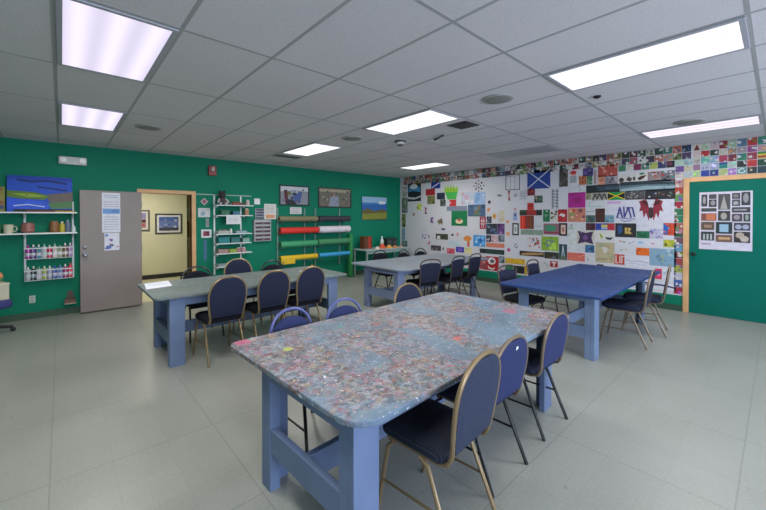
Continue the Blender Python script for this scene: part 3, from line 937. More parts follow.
 (607.8, 192.2, 624.8, 199.7, '1a8a48', [('p', '1c1c1c', [(0, .08), (.42, .5), (0, .92)]), ('p', '1c1c1c', [(1, .08), (.58, .5), (1, .92)]), ('l', 'd8b82c', [(0, .02), (1, .98)], .05), ('l', 'd8b82c', [(0, .98), (1, .02)], .05)], 'green and black flag painting with a yellow diagonal cross'),
 (592, 192.8, 607.4, 200.2, 'a5a29c', [('l', '4a4844', [(.05, .9), (.2, .2), (.35, .8), (.5, .15), (.65, .85), (.8, .2), (.95, .8)], .03), ('l', '5a5852', [(.1, .2), (.9, .35)], .02)], 'grey painting with black zigzag scribbles beside the yellow cross flag'),
 (568.2, 192.8, 585.4, 207.6, 'a81f86', [('r', '8a1a6e', .1, .08, .5, .18), ('c', '93186f', .55, .5, .25, .2)], 'solid magenta painting near the green flag painting'),
 (568.2, 186, 585.2, 192, 'c3c6cd', [('b', ['a9aeb8', 'd5d6dc'], 5, .08, .2, 70)], 'pale grey painting above the magenta one'),
 (586, 193, 591.4, 199.8, '8f8a70', [('b', ['6a6a50', 'b5ae90'], 4, .15, .3, 71)], 'small khaki painting between the magenta and the zigzag ones'),
 (586, 201, 604.8, 207.6, 'c6c9ce', [('l', '9fb0ac', [(.2, .2), (.2, .8), (.8, .8)], .02)], 'whitish painting with a faint green angle beside the magenta one'),
 (586, 208.4, 594.8, 214.6, 'c4c7cc', [('l', 'a6a9b2', [(.1, .5), (.9, .5)], .02)], 'small blank whitish painting above the slate green square'),
 (605.3, 200.4, 638, 222.4, 'cbcad6', [('r', 'c79ac8', .06, .06, .48, .16), ('l', '3f3f86', [(.38, .78), (.46, .34), (.54, .78)], .028), ('l', '3f3f86', [(.41, .6), (.52, .6)], .02), ('l', '3f3f86', [(.58, .32), (.6, .78)], .026), ('l', '3f3f86', [(.6, .78), (.72, .34), (.8, .78)], .026), ('l', '3f3f86', [(.66, .36), (.84, .36)], .022), ('l', '3f3f86', [(.84, .36), (.9, .75)], .026), ('l', '4a4a90', [(.36, .8), (.92, .86)], .012), ('l', '5a5a98', [(.5, .9), (.6, .96), (.8, .92)], .014)], 'white painting with blue scribbled capital letters beside the red wings'),
 (638.3, 199.2, 675.2, 222.2, 'cac9d6', [('p', '8a2438', [(.02, .1), (.22, .0), (.30, .35), (.36, .55), (.30, .95), (.22, .6), (.16, .85), (.12, .5), (.03, .55), (.07, .3)]), ('p', '8a2438', [(.68, .1), (.48, .0), (.42, .35), (.36, .55), (.44, .95), (.5, .6), (.56, .85), (.6, .5), (.69, .55), (.64, .3)]), ('p', '4c1622', [(.1, .05), (.26, .1), (.32, .5), (.26, .3), (.12, .2)]), ('p', '4c1622', [(.62, .05), (.46, .1), (.4, .5), (.46, .3), (.6, .2)]), ('b', ['b5405a', 'a33348'], 3, .03, .06, 99), ('c', '3a2a2a', .36, .6, .07, .25)], 'white painting of two dark red feathered wings'),
 (595.5, 208.6, 604.8, 222.4, '4a2826', [('b', ['5f3430', '3a1e1d'], 4, .15, .3, 74)], 'dark chocolate brown upright painting'),
 (586, 215.2, 595, 222.6, '46605c', [('b', ['5e7a74', '33494a'], 4, .15, .3, 75)], 'slate green square painting beside the chocolate brown one'),
 (605.3, 215.2, 614.2, 222.6, '6f97a8', [('b', ['9ab8c2', '4f7a90'], 5, .12, .28, 76)], 'grey-blue square painting beside the chocolate brown one', .0075),
 (586, 223, 595.4, 230.4, '4c2230', [('b', ['6a3444', '35161f'], 4, .15, .3, 77)], 'dark maroon square painting below the slate green one'),
 (595.8, 223.2, 614.8, 230.4, '2c3f9c', [('r', 'b02c3a', .62, 0, 1, 1), ('r', 'c0b65a', .3, .2, .62, .6), ('r', '8fa0c8', .3, .6, .62, .9)], 'blue, yellow and red horizontal painting'),
 (615.4, 223.2, 636.2, 237.6, '23242a', [('p', '2f4f86', [(.1, .2), (.3, .1), (.35, .6), (.15, .85)]), ('l', 'c2a45a', [(.52, .35), (.52, .68)], .035), ('l', 'c2a45a', [(.62, .38), (.72, .38), (.62, .68), (.74, .68)], .03), ('r', '8a7040', .45, .74, .85, .78)], 'black painting with gold numbers and a blue swirl'),
 (636.6, 231, 649.4, 238.4, '1f6a48', [('b', ['2f8058', '175238'], 4, .15, .3, 80)], 'dark green painting beside the black one with gold numbers'),
 (636.6, 223, 649.2, 230.6, 'c9cad6', [('b', ['b5b8cc'], 3, .1, .2, 81)], 'blank pale lilac painting above the dark green one'),
 (649.6, 228.6, 663.2, 238.8, 'b5b3cc', [('b', ['5f5f9c', 'a05a7a', '8a92c0', 'd8d5e2'], 12, .06, .15, 82)], 'white painting scribbled in purple and pink'),
 (663.5, 223, 676, 235.4, 'c8452e', [('p', '1f5fae', [(0, 0), (.42, .35), (.3, 1), (0, .9)]), ('p', '8fb8dc', [(.36, .0), (.5, .3), (.4, .5)]), ('b', ['a8301f', 'e0704a'], 3, .1, .2, 83)], 'blue and orange-red painting split down the middle'),
 (615, 239.2, 663, 247, 'cdccd6', [('c', 'd9805a', .12, .3, .03, .12), ('c', '5aa06a', .2, .45, .04, .12), ('c', '8fb5d8', .55, .4, .07, .25), ('l', '8a92a8', [(.3, .7), (.42, .3)], .012), ('c', 'c98ab0', .8, .5, .04, .15)], 'long white painting with small scattered pastel doodles'),
 (663.5, 239.6, 676, 247.4, 'a5ac3c', [('b', ['d4c23a', '6d8a3a', 'c2a050', '4a5a30'], 8, .1, .22, 84)], 'yellow-green painting near the door frame'),
 (636.2, 247.6, 649.2, 255.8, 'd8641e', [('b', ['e88038', 'c04f14'], 4, .15, .3, 85)], 'solid bright orange painting'),
 (649.6, 248, 676, 267.2, '7f9fb8', [('b', ['a2bccd', '5f86a2', '93a890', '6a94ac'], 16, .05, .14, 86)], 'large grey-blue water painting near the door frame'),
 (615, 247.4, 636, 253.6, 'c8c9d0', [('c', '6aa070', .3, .5, .04, .15), ('c', 'c89a5a', .55, .3, .04, .15)], 'narrow white painting with tiny green and ochre dots'),
 (614.6, 254, 624.4, 264.8, 'b53a32', [('l', 'd9c0b8', [(.15, .15), (.15, .85), (.35, .85)], .02), ('l', 'd9c0b8', [(.55, .15), (.55, .85)], .02), ('l', 'd9c0b8', [(.75, .15), (.75, .85)], .02), ('l', 'd9c0b8', [(.72, .2), (.95, .2)], .02)], 'red painting with white capital letter strokes'),
 (624.8, 256.4, 649.2, 268.2, 'cfcfdc', [('l', 'a0a4bc', [(.05, .3), (.3, .5), (.6, .35), (.95, .5)], .015), ('l', 'b0b4c8', [(.1, .7), (.5, .65), (.9, .8)], .012)], 'white painting with faint pencil waves below the orange one'),
 (655.2, 268.4, 661.8, 279.4, 'd0365c', [('c', 'e8809a', .5, .5, .25, .2)], 'hot pink painting seen between the two chair backs'),
 (662.2, 268.6, 675.6, 279.6, 'cfd0da', [('b', ['b0b4c4', 'a8c4d0'], 5, .1, .2, 88)], 'pale grey-white painting beside the hot pink one'),
 (642.4, 281, 675.8, 291.2, 'd4d4de', [('p', '22305f', [(0, .05), (.7, .2), (.98, .45), (.98, .65), (.6, .45), (0, .3)]), ('p', '8f3a44', [(0, .45), (.5, .5), (.3, .62), (0, .58)])], 'low white painting with dark blue and red stripes near the floor'),
 (576.8, 230.4, 594.4, 245, 'c4bfb4', [('p', '3f2a52', [(.05, .02), (.5, .16), (.95, .04), (.84, .5), (.95, .95), (.5, .82), (.05, .96), (.18, .5)]), ('c', '6a4a7e', .5, .5, .16, .2), ('b', ['7a6a9a'], 3, .04, .07, 90)], 'dark purple four-pointed star painting on beige'),
 (568.2, 208.4, 585.4, 222, 'c07a62', [('p', '8a8f5c', [(.05, .1), (.35, .05), (.4, .7), (.1, .9)]), ('b', ['c85244', 'd8a48c', '7c4a5a'], 9, .07, .18, 91)], 'orange-pink painting with a green patch under the magenta one'),
 (568.2, 222.8, 585.4, 230, 'c6c9cf', [('c', '8f949c', .2, .4, .08, .2), ('c', '9ab89c', .2, .8, .2, .15)], 'whitish painting with a small grey dot under the orange-pink one'),
 (568.2, 230.6, 576.4, 249.4, 'c9ced2', [('b', ['a8c4a8', 'b0c0c8'], 5, .08, .18, 92)], 'tall whitish painting left of the purple star'),
 (595.6, 231, 614.6, 241.2, 'd0cec8', [('p', '7aa03a', [(.22, .2), (.42, .6), (.3, .75), (.24, .5)]), ('p', '2c3550', [(.5, .6), (.75, .65), (.95, .6), (.8, .9), (.6, .85)]), ('c', 'c9b84a', .36, .5, .05, .1)], 'cream painting of a green parrot and a dark bird'),
 (595.6, 242, 614.2, 263.4, 'b5a888', [('c', 'c9c5bd', .52, .36, .14, .18), ('r', '9f9474', .1, .78, .9, .88), ('b', ['a89a70', 'c4b89a', '8fa086'], 6, .06, .14, 94)], 'large tan painting with a pale oval in the middle'),
 (585.3, 244.8, 594.4, 253, '34608e', [('b', ['4f7ca8', '264a70'], 4, .15, .3, 95)], 'small deep blue painting beside the large tan one'),
 (576.8, 245.6, 584.9, 251.4, 'c4c6cc', [('b', ['aeb6b8'], 3, .1, .2, 96)], 'small blank whitish painting under the purple star'),
 (567.4, 252.2, 584.8, 261.6, 'cf6a5c', [('b', ['e08a78', 'b84f48', 'd8a090'], 7, .08, .2, 97)], 'coral pink painting above the far edge of the blue table'),
 (585.4, 253.6, 594.8, 262.6, 'c8c9d0', [('c', 'a08a90', .3, .7, .08, .15)], 'blank whitish painting right of the coral pink one'),
 (597, 264, 603.6, 267, '2b2a30', [], 'tiny black strip painting at the far edge of the blue table'),
 (402, 198, 407.6, 212.8, '5a6662', [('b', ['3a4442', '8f9c98', '7a8a72'], 8, .1, .25, 101)], 'mottled grey-green upright painting in the corner against the green wall'),
 (402, 214, 405.6, 227.4, '6a7a4a', [('b', ['23261c', 'b5b04a', '8a9a6a'], 6, .15, .3, 102)], 'narrow black and yellow-green painting in the corner'),
 (402, 228, 405, 240, '6f8fa8', [('b', ['4f6f90', '9ab0c0'], 5, .15, .3, 103)], 'narrow pale blue painting in the corner below the yellow-green one'),
 (402, 240.4, 407.4, 249.8, '567f86', [('b', ['3a5f66', 'b08a78'], 5, .12, .3, 104)], 'teal grey painting low in the corner'),
 (402.4, 187, 407, 197.4, 'a6a2a0', [('b', ['8a8486', 'c9c4c0'], 5, .12, .3, 105)], 'pale grey-beige painting in the upper corner'),
]
for a in ART:
    painting(*a)

# --- column of small squares down the door frame
colm = [('b98a86', 'salmon'), ('a84036', 'brick red'), ('5f8a4c', 'leaf green'), ('97243a', 'crimson'), ('2c6f4e', 'bottle green'), ('1f7a5a', 'jade green'),
        ('a8544a', 'red and white'), ('31583f', 'dark forest green'), ('6a4a5e', 'plum'), ('5f95b5', 'light blue'), ('6b2c34', 'maroon'),
        ('9a3a38', 'rust red'), ('9aa03c', 'olive yellow'), ('b8b6c8', 'lilac grey'), ('3f5fa0', 'cobalt blue'), ('a02a44', 'raspberry red')]
zt0 = 2.21
for i, (c, nm) in enumerate(colm):
    z0 = zt0 - i * .1205
    rr = random.Random(i * 7 + 1)
    mk = [('b', [c, '%02x%02x%02x' % tuple(rr.randint(60, 200) for _ in range(3)), 'd0c8c4'], 4, .15, .3, i + 300)]
    o = flat_mesh((0, 0, 0), (0, -.112, 0), (0, 0, -.114), c, mk).build('wall_painting', loc=(XW, 1.188, z0))
    tag(o, 'small %s square painting in the column running down beside the green door frame' % nm, 'painting', 'student paintings covering the mural wall')

# --- grid of small squares above the green door (eight columns, five rows, column x in the photo)
gy = [(.95, .862), (.853, .751), (.744, .645), (.638, .543), (.535, .443), (.436, .333), (.326, .225), (.218, .075)]
gz = [(2.785, 2.667), (2.66, 2.57), (2.562, 2.455), (2.448, 2.352), (2.345, 2.245)]
gc = [['c9bcae', 'a9b89c', 'b9a4a8', '7c2430', '8fa58c', '4f6a7c', 'a83230', '2a7a62'],
      ['c8aeb0', 'a92a30', '1f3a2e', 'b5b2a2', '8a7c74', '97848e', '8a3f7e', 'b58a94'],
      ['b3b5a4', '5f9ea0', '7fa0b8', 'a03a56', '7a2a30', '2f7a60', '8f3248', 'b09c50'],
      ['8f6f8a', 'a5a8bc', '9298b4', '1f7c78', '9fb4ac', '20302a', 'b02f38', '1c4a38'],
      ['a3b590', '26408f', '25307a', '9fb070', '9a6ab8', '5c8a90', '2c3438', '223c4a']]
gn = [['cream with a dark red triangle', 'pale green with a peach blob', 'dusty pink', 'maroon with pink spots', 'sage green', 'slate blue', 'scarlet', 'teal green'],
      ['pale pink', 'bright red', 'dark pine green', 'putty', 'taupe', 'mauve grey', 'magenta purple', 'pink on green'],
      ['greenish cream', 'turquoise', 'light steel blue', 'raspberry', 'oxblood', 'jade', 'pink on dark', 'yellow, red and green striped'],
      ['purple spotted', 'pale lilac with dots', 'lavender blue ruled', 'deep teal with a blue top', 'silver green', 'black with a white curl', 'cherry red', 'dark green'],
      ['pale lime', 'cobalt blue', 'navy blue', 'lime and pink', 'lilac', 'dull blue with a white swirl', 'charcoal', 'dark petrol blue']]
rows = ['top row', 'second row', 'third row', 'fourth row', 'lowest row']
for i in range(5):
    for j in range(8):
        c = gc[i][j]
        ya, yb = gy[j]
        za, zb = gz[i]
        rr = random.Random(i * 31 + j)
        if (i, j) == (0, 0):
            mk = [('p', '6a1c26', [(.5, .1), (.95, .9), (.05, .9)])]
        elif (i, j) == (2, 7):
            mk = [('r', '3a7a3a', 0, 0, 1, .3), ('r', 'c9b84a', 0, .3, 1, .55), ('r', 'b02c30', 0, .55, 1, .8)]
        elif (i, j) == (3, 3):
            mk = [('r', '1f3a8a', 0, 0, 1, .3)]
        elif (i, j) == (4, 5):
            mk = [('l', 'd8dcdc', arc(.5, .5, .33, 0, 5.4, 10), .012)]
        elif (i, j) == (3, 1):
            mk = [('c', '3f4a80', .25, .7, .1, .12), ('c', '3f4a80', .7, .7, .1, .12)]
        else:
            mk = [('b', [c, '%02x%02x%02x' % tuple(min(255, max(0, int(c[k:k + 2], 16) + rr.randint(-70, 70))) for k in (0, 2, 4)), 'c8c4c4'], 4, .12, .3, i * 17 + j + 500)]
        o = flat_mesh((0, 0, 0), (0, yb - ya, 0), (0, 0, zb - za), c, mk).build('wall_painting', loc=(XW, ya, za))
        tag(o, '%s square painting in the %s above the green door' % (gn[i][j], rows[i]), 'painting', 'student paintings covering the mural wall')

# --- border of little squares along the ceiling
ones = ['', 'one', 'two', 'three', 'four', 'five', 'six', 'seven', 'eight', 'nine']
teens = ['ten', 'eleven', 'twelve', 'thirteen', 'fourteen', 'fifteen', 'sixteen', 'seventeen', 'eighteen', 'nineteen']


def word(n):
    return ones[n] if n < 10 else teens[n - 10] if n < 20 else (['', '', 'twenty', 'thirty', 'forty', 'fifty'][n // 10] + ('-' + ones[n % 10] if n % 10 else ''))


pal = [('2c4a3a', 'dark green'), ('38705a', 'green'), ('8f8a84', 'warm grey'), ('5a2c34', 'maroon'), ('a85a48', 'rust'), ('25303c', 'near-black blue'),
       ('b9b0a6', 'beige'), ('7a8a9a', 'blue-grey'), ('c9c4c4', 'off-white'), ('4a3a5c', 'dark violet'), ('8a7a4a', 'ochre'), ('3c3a38', 'charcoal'),
       ('a24a5a', 'rose red'), ('5c7f4a', 'moss green'), ('b07f6a', 'terracotta'), ('34507e', 'blue')]
for row in (0, 1):
    n = 0
    y = XW - .10
    rr = random.Random(40 + row)
    last = None
    while y > 1.0 + .06:
        n += 1
        wd = .1235
        c, nm = rr.choice([p for p in pal if p[1] != last])
        last = nm
        za, zb = ((H - .008, 2.672) if row == 0 else (2.664, 2.552))
        mk = [('b', [rr.choice(pal)[0], rr.choice(pal)[0], 'c8c4c0'], 4, .12, .32, n * 3 + row)]
        o = flat_mesh((0, 0, 0), (0, -wd + .006, 0), (0, 0, zb - za), c, mk).build('wall_painting', loc=(XW, y, za))
        tag(o, 'tiny %s square painting, place %s from the corner, %s border row' % (nm, word(n), 'upper' if row == 0 else 'lower'), 'painting', 'student paintings covering the mural wall')
        y -= wd
# third row below the border, above the sea painting and its neighbours
row3 = [('3f7a5a', 'emerald'), ('c9c4c0', 'chalky'), ('7a2c50', 'wine red'), ('4f8070', 'sea green'), ('a8b05a', 'yellow-green on dark'), ('343a66', 'navy swirled'), ('22252c', 'black and white')]
for i, (c, nm) in enumerate(row3):
    mk = [('b', [row3[(i + 3) % 7][0], 'c8c4c0', c], 4, .12, .3, i + 900)]
    o = flat_mesh((0, 0, 0), (0, -.112, 0), (0, 0, -.112), c, mk).build('wall_painting', loc=(XW, 2.01 - i * .118, 2.546))
    tag(o, 'small %s square painting in the short third row below the ceiling border' % nm, 'painting', 'student paintings covering the mural wall')


pale = [[('a9c4b4', 'mint'), ('8fb0b8', 'pale aqua')], [('6a4a8c', 'purple'), ('b9b49a', 'pale khaki')], [('c4b8b8', 'pinkish white'), ('a8b4c0', 'misty blue')]]
for i in range(3):
    for j in range(2):
        c, nm = pale[i][j]
        o = flat_mesh((0, 0, 0), (0, -.108, 0), (0, 0, -.098), c, [('b', [c, 'c9c6c6', '8a7f8c'], 4, .12, .28, i * 2 + j + 950)]).build('wall_painting', loc=(XW, 1.178 - j * .112 + (0 if i < 3 else 0), 2.546 - i * .103))
        tag(o, 'small %s square painting by the upper corner of the green door frame' % nm, 'painting', 'student paintings covering the mural wall')


def flat_on_green(x0, y0, x1, y1, bg, marks, name, label, cat, plane=YW, group=None, th=.004, bgmat=None):
    a, b = at(x0, y0, 1, plane), at(x1, y1, 1, plane)
    o = flat_mesh((0, 0, 0), (b.x - a.x, 0, 0), (0, 0, b.z - a.z), bg, marks, th, bgmat).build(name, loc=(a.x, plane, a.z))
    return tag(o, label, cat, group)


def framed(x0, y0, x1, y1, fc, bg, marks, label, plane=YW, fw=.03, group=None, mount=None):
    a, b = at(x0, y0, 1, plane), at(x1, y1, 1, plane)
    wd, h = b.x - a.x, a.z - b.z
    t = thing('framed_picture', label, 'picture', ((a.x + b.x) / 2, plane, b.z), 0, group)
    f = MB()
    m = mat(fc, .4)
    f.box(-wd / 2, wd / 2, -.022, 0, 0, fw, m)
    f.box(-wd / 2, wd / 2, -.022, 0, h - fw, h, m)
    f.box(-wd / 2, -wd / 2 + fw, -.022, 0, fw, h - fw, m)
    f.box(wd / 2 - fw, wd / 2, -.022, 0, fw, h - fw, m)
    f.build('frame', t, bevel=.003)
    i = fw
    if mount:
        g = MB(); g.box(-wd / 2 + fw, wd / 2 - fw, -.008, -.001, fw, h - fw, mat(mount, .7)); g.build('mount', t)
        i = fw + .05
    p = flat_mesh((-wd / 2 + i, -.0085 if mount else -.003, h - i), (wd - 2 * i, 0, 0), (0, 0, -(h - 2 * i)), bg, marks, .003)
    p.build('picture', t)
    return t


# ------------------------------------------------------------------ things on the green wall
framed(279, 184.5, 309, 206, '20242a', '8a8f9a',
       [('p', 'c9ccd2', [(0, 0), (1, 0), (1, .25), (.5, .2), (0, .3)]), ('p', '5f2430', [(.12, .2), (.24, .2), (.28, .9), (.16, .95)]), ('c', '6a6a34', .3, .38, .07, .1), ('p', '4a5f9c', [(.42, .6), (.55, .3), (.78, .28), (.7, .95), (.5, .85)]),
        ('p', '2c3038', [(.2, .7), (.45, .75), (.6, 1), (.2, 1)]), ('b', ['6a7ab0', '2f3340', 'b5b8c2', '7a5a66'], 10, .04, .11, 210)], 'framed busy blue and white photo of a workshop scene above the tan paper roll')
framed(318, 187, 351, 208, '2a2a28', '6f6a60',
       [('r', 'a59c88', 0, 0, 1, .18), ('p', '8c94a8', [(.35, .45), (.6, .4), (.62, 1), (.3, 1)]), ('b', ['4a4a40', '3c5a44', '7d5a54', '9aa0ac', '2f2e2c', 'a5987c'], 18, .04, .1, 211)], 'framed brownish poster of many small figures above the dark paper roll')
flat_on_green(361.5, 196.5, 386, 219.5, '3f78b5', [('r', '8fb5d5', 0, 0, 1, .25), ('c', 'd5dde5', .8, .25, .15, .08), ('p', '2760a8', [(0, .35), (1, .3), (1, .58), (0, .6)]), ('p', '5f5a34', [(0, .6), (.2, .5), (.5, .62), (.8, .52), (1, .6), (1, 1), (0, 1)]), ('p', '7d8434', [(0, .75), (1, .68), (1, .95), (0, 1)])],
              'canvas_painting', 'landscape canvas of blue sky over a green and brown field', 'painting', plane=YW - .003, th=.03)
flat_on_green(290, 207.2, 301.5, 214, 'dcd8dc', [('t', '8a7f88', .1, .1, .9, .9, 4, 1)], 'paper_sheet', 'small white printed sheet under the framed workshop photo', 'paper')
flat_on_green(264, 203.8, 276, 219.2, 'dcdad8', [('t', 'a09a98', .1, .08, .9, .6, 6, 2), ('p', 'd89a78', [(.1, .68), (.9, .7), (.85, .92), (.15, .95)])], 'paper_sheet', 'large white sheet with an orange patch beside the letter rack', 'paper', th=.012)
flat_on_green(198, 208, 210, 217.2, 'cfd0d4', [('c', '8fa8b8', .4, .6, .2, .25), ('t', '90949c', .1, .1, .9, .35, 2, 3)], 'paper_sheet', 'white sheet on the green wall just beside the door frame', 'paper')
flat_on_green(205.8, 218.6, 209, 227, '9fa0a6', [('t', '4a4c54', .1, .1, .9, .9, 5, 4)], 'paper_sheet', 'narrow grey card between the white sheet and the red framed card', 'paper')
framed(201, 229.6, 211.2, 237.6, 'd8d8da', '8f3a4c', [('b', ['5c2434', 'c98a92'], 5, .1, .25, 214)], 'small white-framed red card on the green wall beside the door frame', fw=.035)
flat_on_green(203.4, 240, 206.8, 260, '3d6a8c', [], 'hanging_strip', 'narrow blue strip hanging on the green wall beside the door frame', 'strip')
# diamond shaped badge
a = at(204.2, 201.6, 1, YW)
mb = MB()
mb.prism([(.075, 0), (0, .075), (-.075, 0), (0, -.075)], 0, .006, mat('b5a4ac', .6))
mb.prism([(.045, 0), (0, .045), (-.045, 0), (0, -.045)], .006, .008, mat('8f4a60', .6))
for v in mb.v:
    v[:] = (v.x, -v.z, v.y)
tag(mb.build('wall_badge', loc=a), 'small pink and grey diamond badge above the white sheet', 'badge')
# white switch plate in the upper rack area
a = at(257, 201.5, 1, YW)
mb = MB(); mb.box(-.065, .065, -.012, 0, -.065, .065, M_WHITE); tag(mb.build('tape_square', loc=a, bevel=.003), 'small white square note at the end of the upper shelf rail', 'note')

# emergency light
t = thing('emergency_light', 'white emergency light box high on the green wall above the open door', 'emergency light', (.146, YW, 2.445))
mb = MB(); mb.box(-.175, .175, -.07, 0, 0, .125, mat('c9c9c6', .45)); mb.build('housing', t, bevel=.008)
for x in (-.12, .12):
    mb = MB(); mb.lathe([(.035, -.068), (.045, -.09), (.042, -.105)], mat('e3e3e0', .3), 18, Matrix.Translation((x, 0, .065)), axis='y'); mb.build('lamp_head', t)
# fire alarm
t = thing('fire_alarm', 'red fire alarm strobe high on the green wall above the wire shelf unit', 'fire alarm', (2.30, YW, 2.435))
mb = MB(); mb.box(-.075, .075, -.06, 0, 0, .2, mat('8c2826', .4)); mb.build('housing', t, bevel=.006)
mb = MB(); mb.box(-.03, .03, -.085, -.058, .09, .17, mat('b9b2ae', .2)); mb.build('strobe', t, bevel=.006)
# outlet
t = thing('wall_outlet', 'white electrical outlet plate low on the green wall below the paint racks', 'outlet', (-.345, YW, .245))
mb = MB(); mb.box(-.035, .035, -.008, 0, 0, .115, mat('b9c4bf', .4)); mb.build('plate', t, bevel=.003)
for z in (.035, .08):
    mb = MB(); mb.box(-.016, .016, -.011, -.0075, z - .013, z + .013, mat('8f9a96', .4)); mb.build('socket', t)

# ---- wall shelf over the paint racks
t = thing('wall_shelf_unit', 'white wall shelf unit with two long boards beside the open door', 'shelf', (0, YW, 0))
for x in (-.42, .14):
    mb = MB(); mb.box(x - .012, x + .012, -.02, 0, .6, 1.84, M_WIRE); mb.build('upright', t)
for z in (1.665, 1.345):
    mb = MB(); mb.box(-1.3, .19, -.27, -.021, z - .02, z, M_WIRE); mb.build('board', t, bevel=.003)
    for x in (-.42, .14):
        mb = MB(); mb.add([(x - .006, -.021, z - .022), (x - .006, -.25, z - .022), (x - .006, -.021, z - .10), (x + .006, -.021, z - .022), (x + .006, -.25, z - .022), (x + .006, -.021, z - .10)],
                          [(0, 1, 2), (3, 5, 4), (0, 3, 4, 1), (1, 4, 5, 2), (0, 2, 5, 3)], M_WIRE); mb.build('bracket', t)
# big painted board leaning on the top shelf
M = Matrix.Translation((-.6, YW - .14, 1.667)) @ Matrix.Rotation(radians(-9), 4, 'X')
mb = flat_mesh((0, 0, .56), (.735, 0, 0), (0, 0, -.56), '1f4fc0', [
    ('r', '1642a8', 0, 0, 1, .12), ('l', '10286a', [(.15, .12), (.35, .16), (.6, .12), (.9, .18)], .03), ('l', '10286a', [(.45, .3), (.9, .38)], .025),
    ('p', '5c7a2c', [(0, .42), (.4, .45), (.65, .55), (.55, .66), (.2, .64), (0, .6)]), ('p', '86a83a', [(.05, .5), (.35, .5), (.6, .57), (.3, .6)]),
    ('p', '6a5f5c', [(.62, .5), (1, .42), (1, .72), (.7, .8), (.6, .66)]), ('p', '4f7a50', [(.6, .75), (1, .68), (1, .9), (.66, .92)]), ('b', ['8f4a40'], 1, .02, .04, 3),
    ('p', '2f5ad8', [(0, .64), (.25, .66), (.5, .7), (.64, .84), (.6, .95), (0, .92)]), ('l', 'c5d0e8', [(.1, .84), (.3, .8), (.55, .86)], .014),
    ('r', '26221c', .1, .93, 1, 1)], .012)
for v in mb.v:
    v[:] = M @ v
tag(mb.build('painted_board'), 'large blue and green landscape board leaning on the top wall shelf', 'painting')
# patchwork panel at the frame edge
M = Matrix.Translation((-.84, YW - .15, 1.667)) @ Matrix.Rotation(radians(-7), 4, 'X')
mb = flat_mesh((0, 0, .37), (.22, 0, 0), (0, 0, -.37), '8a8440', [('b', ['a8a050', '3f4f7a', '8a5a40', '5c6a34', 'b5aa7a'], 12, .08, .2, 31)], .015)
for v in mb.v:
    v[:] = M @ v
tag(mb.build('patchwork_panel'), 'small yellow-olive patchwork panel standing beside the blue board on the top shelf', 'painting')
for i, (x, c, l) in enumerate([(-.23, '7a3a2c', 'brown'), (.0, 'b08a2e', 'yellow')]):
    mb = MB(); mb.box(x - .16, x + .16, -.05, 0, 0, .02, mat(c, .5))
    tag(mb.build('wooden_strip', loc=(0, YW - .2 + i * .06, 1.667), bevel=.003), 'thin %s painted strip of wood lying on the top shelf under the blue board' % l, 'wood strip')


def lathe_thing(name, label, cat, loc, prof, col, lid=None, group=None, handle=False, n=14):
    t = thing(name, label, cat, loc, 0, group)
    MB().lathe(prof, mat(col, .45), n).build('body', t)
    if lid:
        r, z0, z1, c = lid
        MB().lathe([(r, z0), (r, z1 - .005), (r * .8, z1)], mat(c, .4), n).build('cap', t)
    if handle:
        r = prof[1][0]
        h = prof[-1][1]
        MB().tube([(r * .95, 0, h * .8), (r * 1.6, 0, h * .75), (r * 1.75, 0, h * .5), (r * 1.5, 0, h * .25), (r * .95, 0, h * .2)], .006, mat(col, .45)).build('handle', t)
    return t


zs1 = 1.3455
lathe_thing('mug', 'cream mug with a small dark motif on the lower wall shelf', 'mug', (-.585, YW - .15, zs1), [(.045, 0), (.052, .01), (.055, .13)], 'cfc9b0', handle=True)
lathe_thing('jar', 'olive green jar on the lower wall shelf by the photo edge', 'jar', (-.72, YW - .15, zs1), [(.05, 0), (.055, .01), (.055, .13), (.04, .15)], '8a8a58')
lathe_thing('pot', 'mottled brown-pink pot on the lower wall shelf behind the upright', 'pot', (-.38, YW - .15, zs1), [(.05, 0), (.08, .03), (.075, .12), (.06, .155)], '96605a')
lathe_thing('pot', 'brown clay pot near the yellow bottle on the lower wall shelf', 'pot', (-.085, YW - .16, zs1 + .0065), [(.045, 0), (.06, .03), (.055, .13), (.045, .17)], '8a5f3c')
lathe_thing('bottle', 'yellow bottle with a pale cap on the lower wall shelf', 'bottle', (.008, YW - .16, zs1 + .0065), [(.032, 0), (.035, .01), (.033, .12), (.018, .14)], 'b5a83a', (.016, .14, .165, 'ddd8c8'))
lathe_thing('bottle', 'slate blue bottle at the end of the lower wall shelf', 'bottle', (.075, YW - .16, zs1 + .0065), [(.03, 0), (.034, .01), (.032, .14), (.015, .165)], '5f6a86', (.014, .165, .19, '9aa2b0'))
lathe_thing('bottle', 'small white bottle at the very end of the lower wall shelf', 'bottle', (.145, YW - .16, zs1), [(.026, 0), (.028, .01), (.027, .07), (.013, .09)], 'c5ccd0', (.012, .09, .11, 'e5e5e5'))
mb = MB(); mb.box(-.2, .13, -.06, .06, 0, .006, mat('b5ac90', .6)); tag(mb.build('tray', loc=(-.03, YW - .16, zs1), bevel=.002), 'flat beige tray under the pots on the lower wall shelf', 'tray')

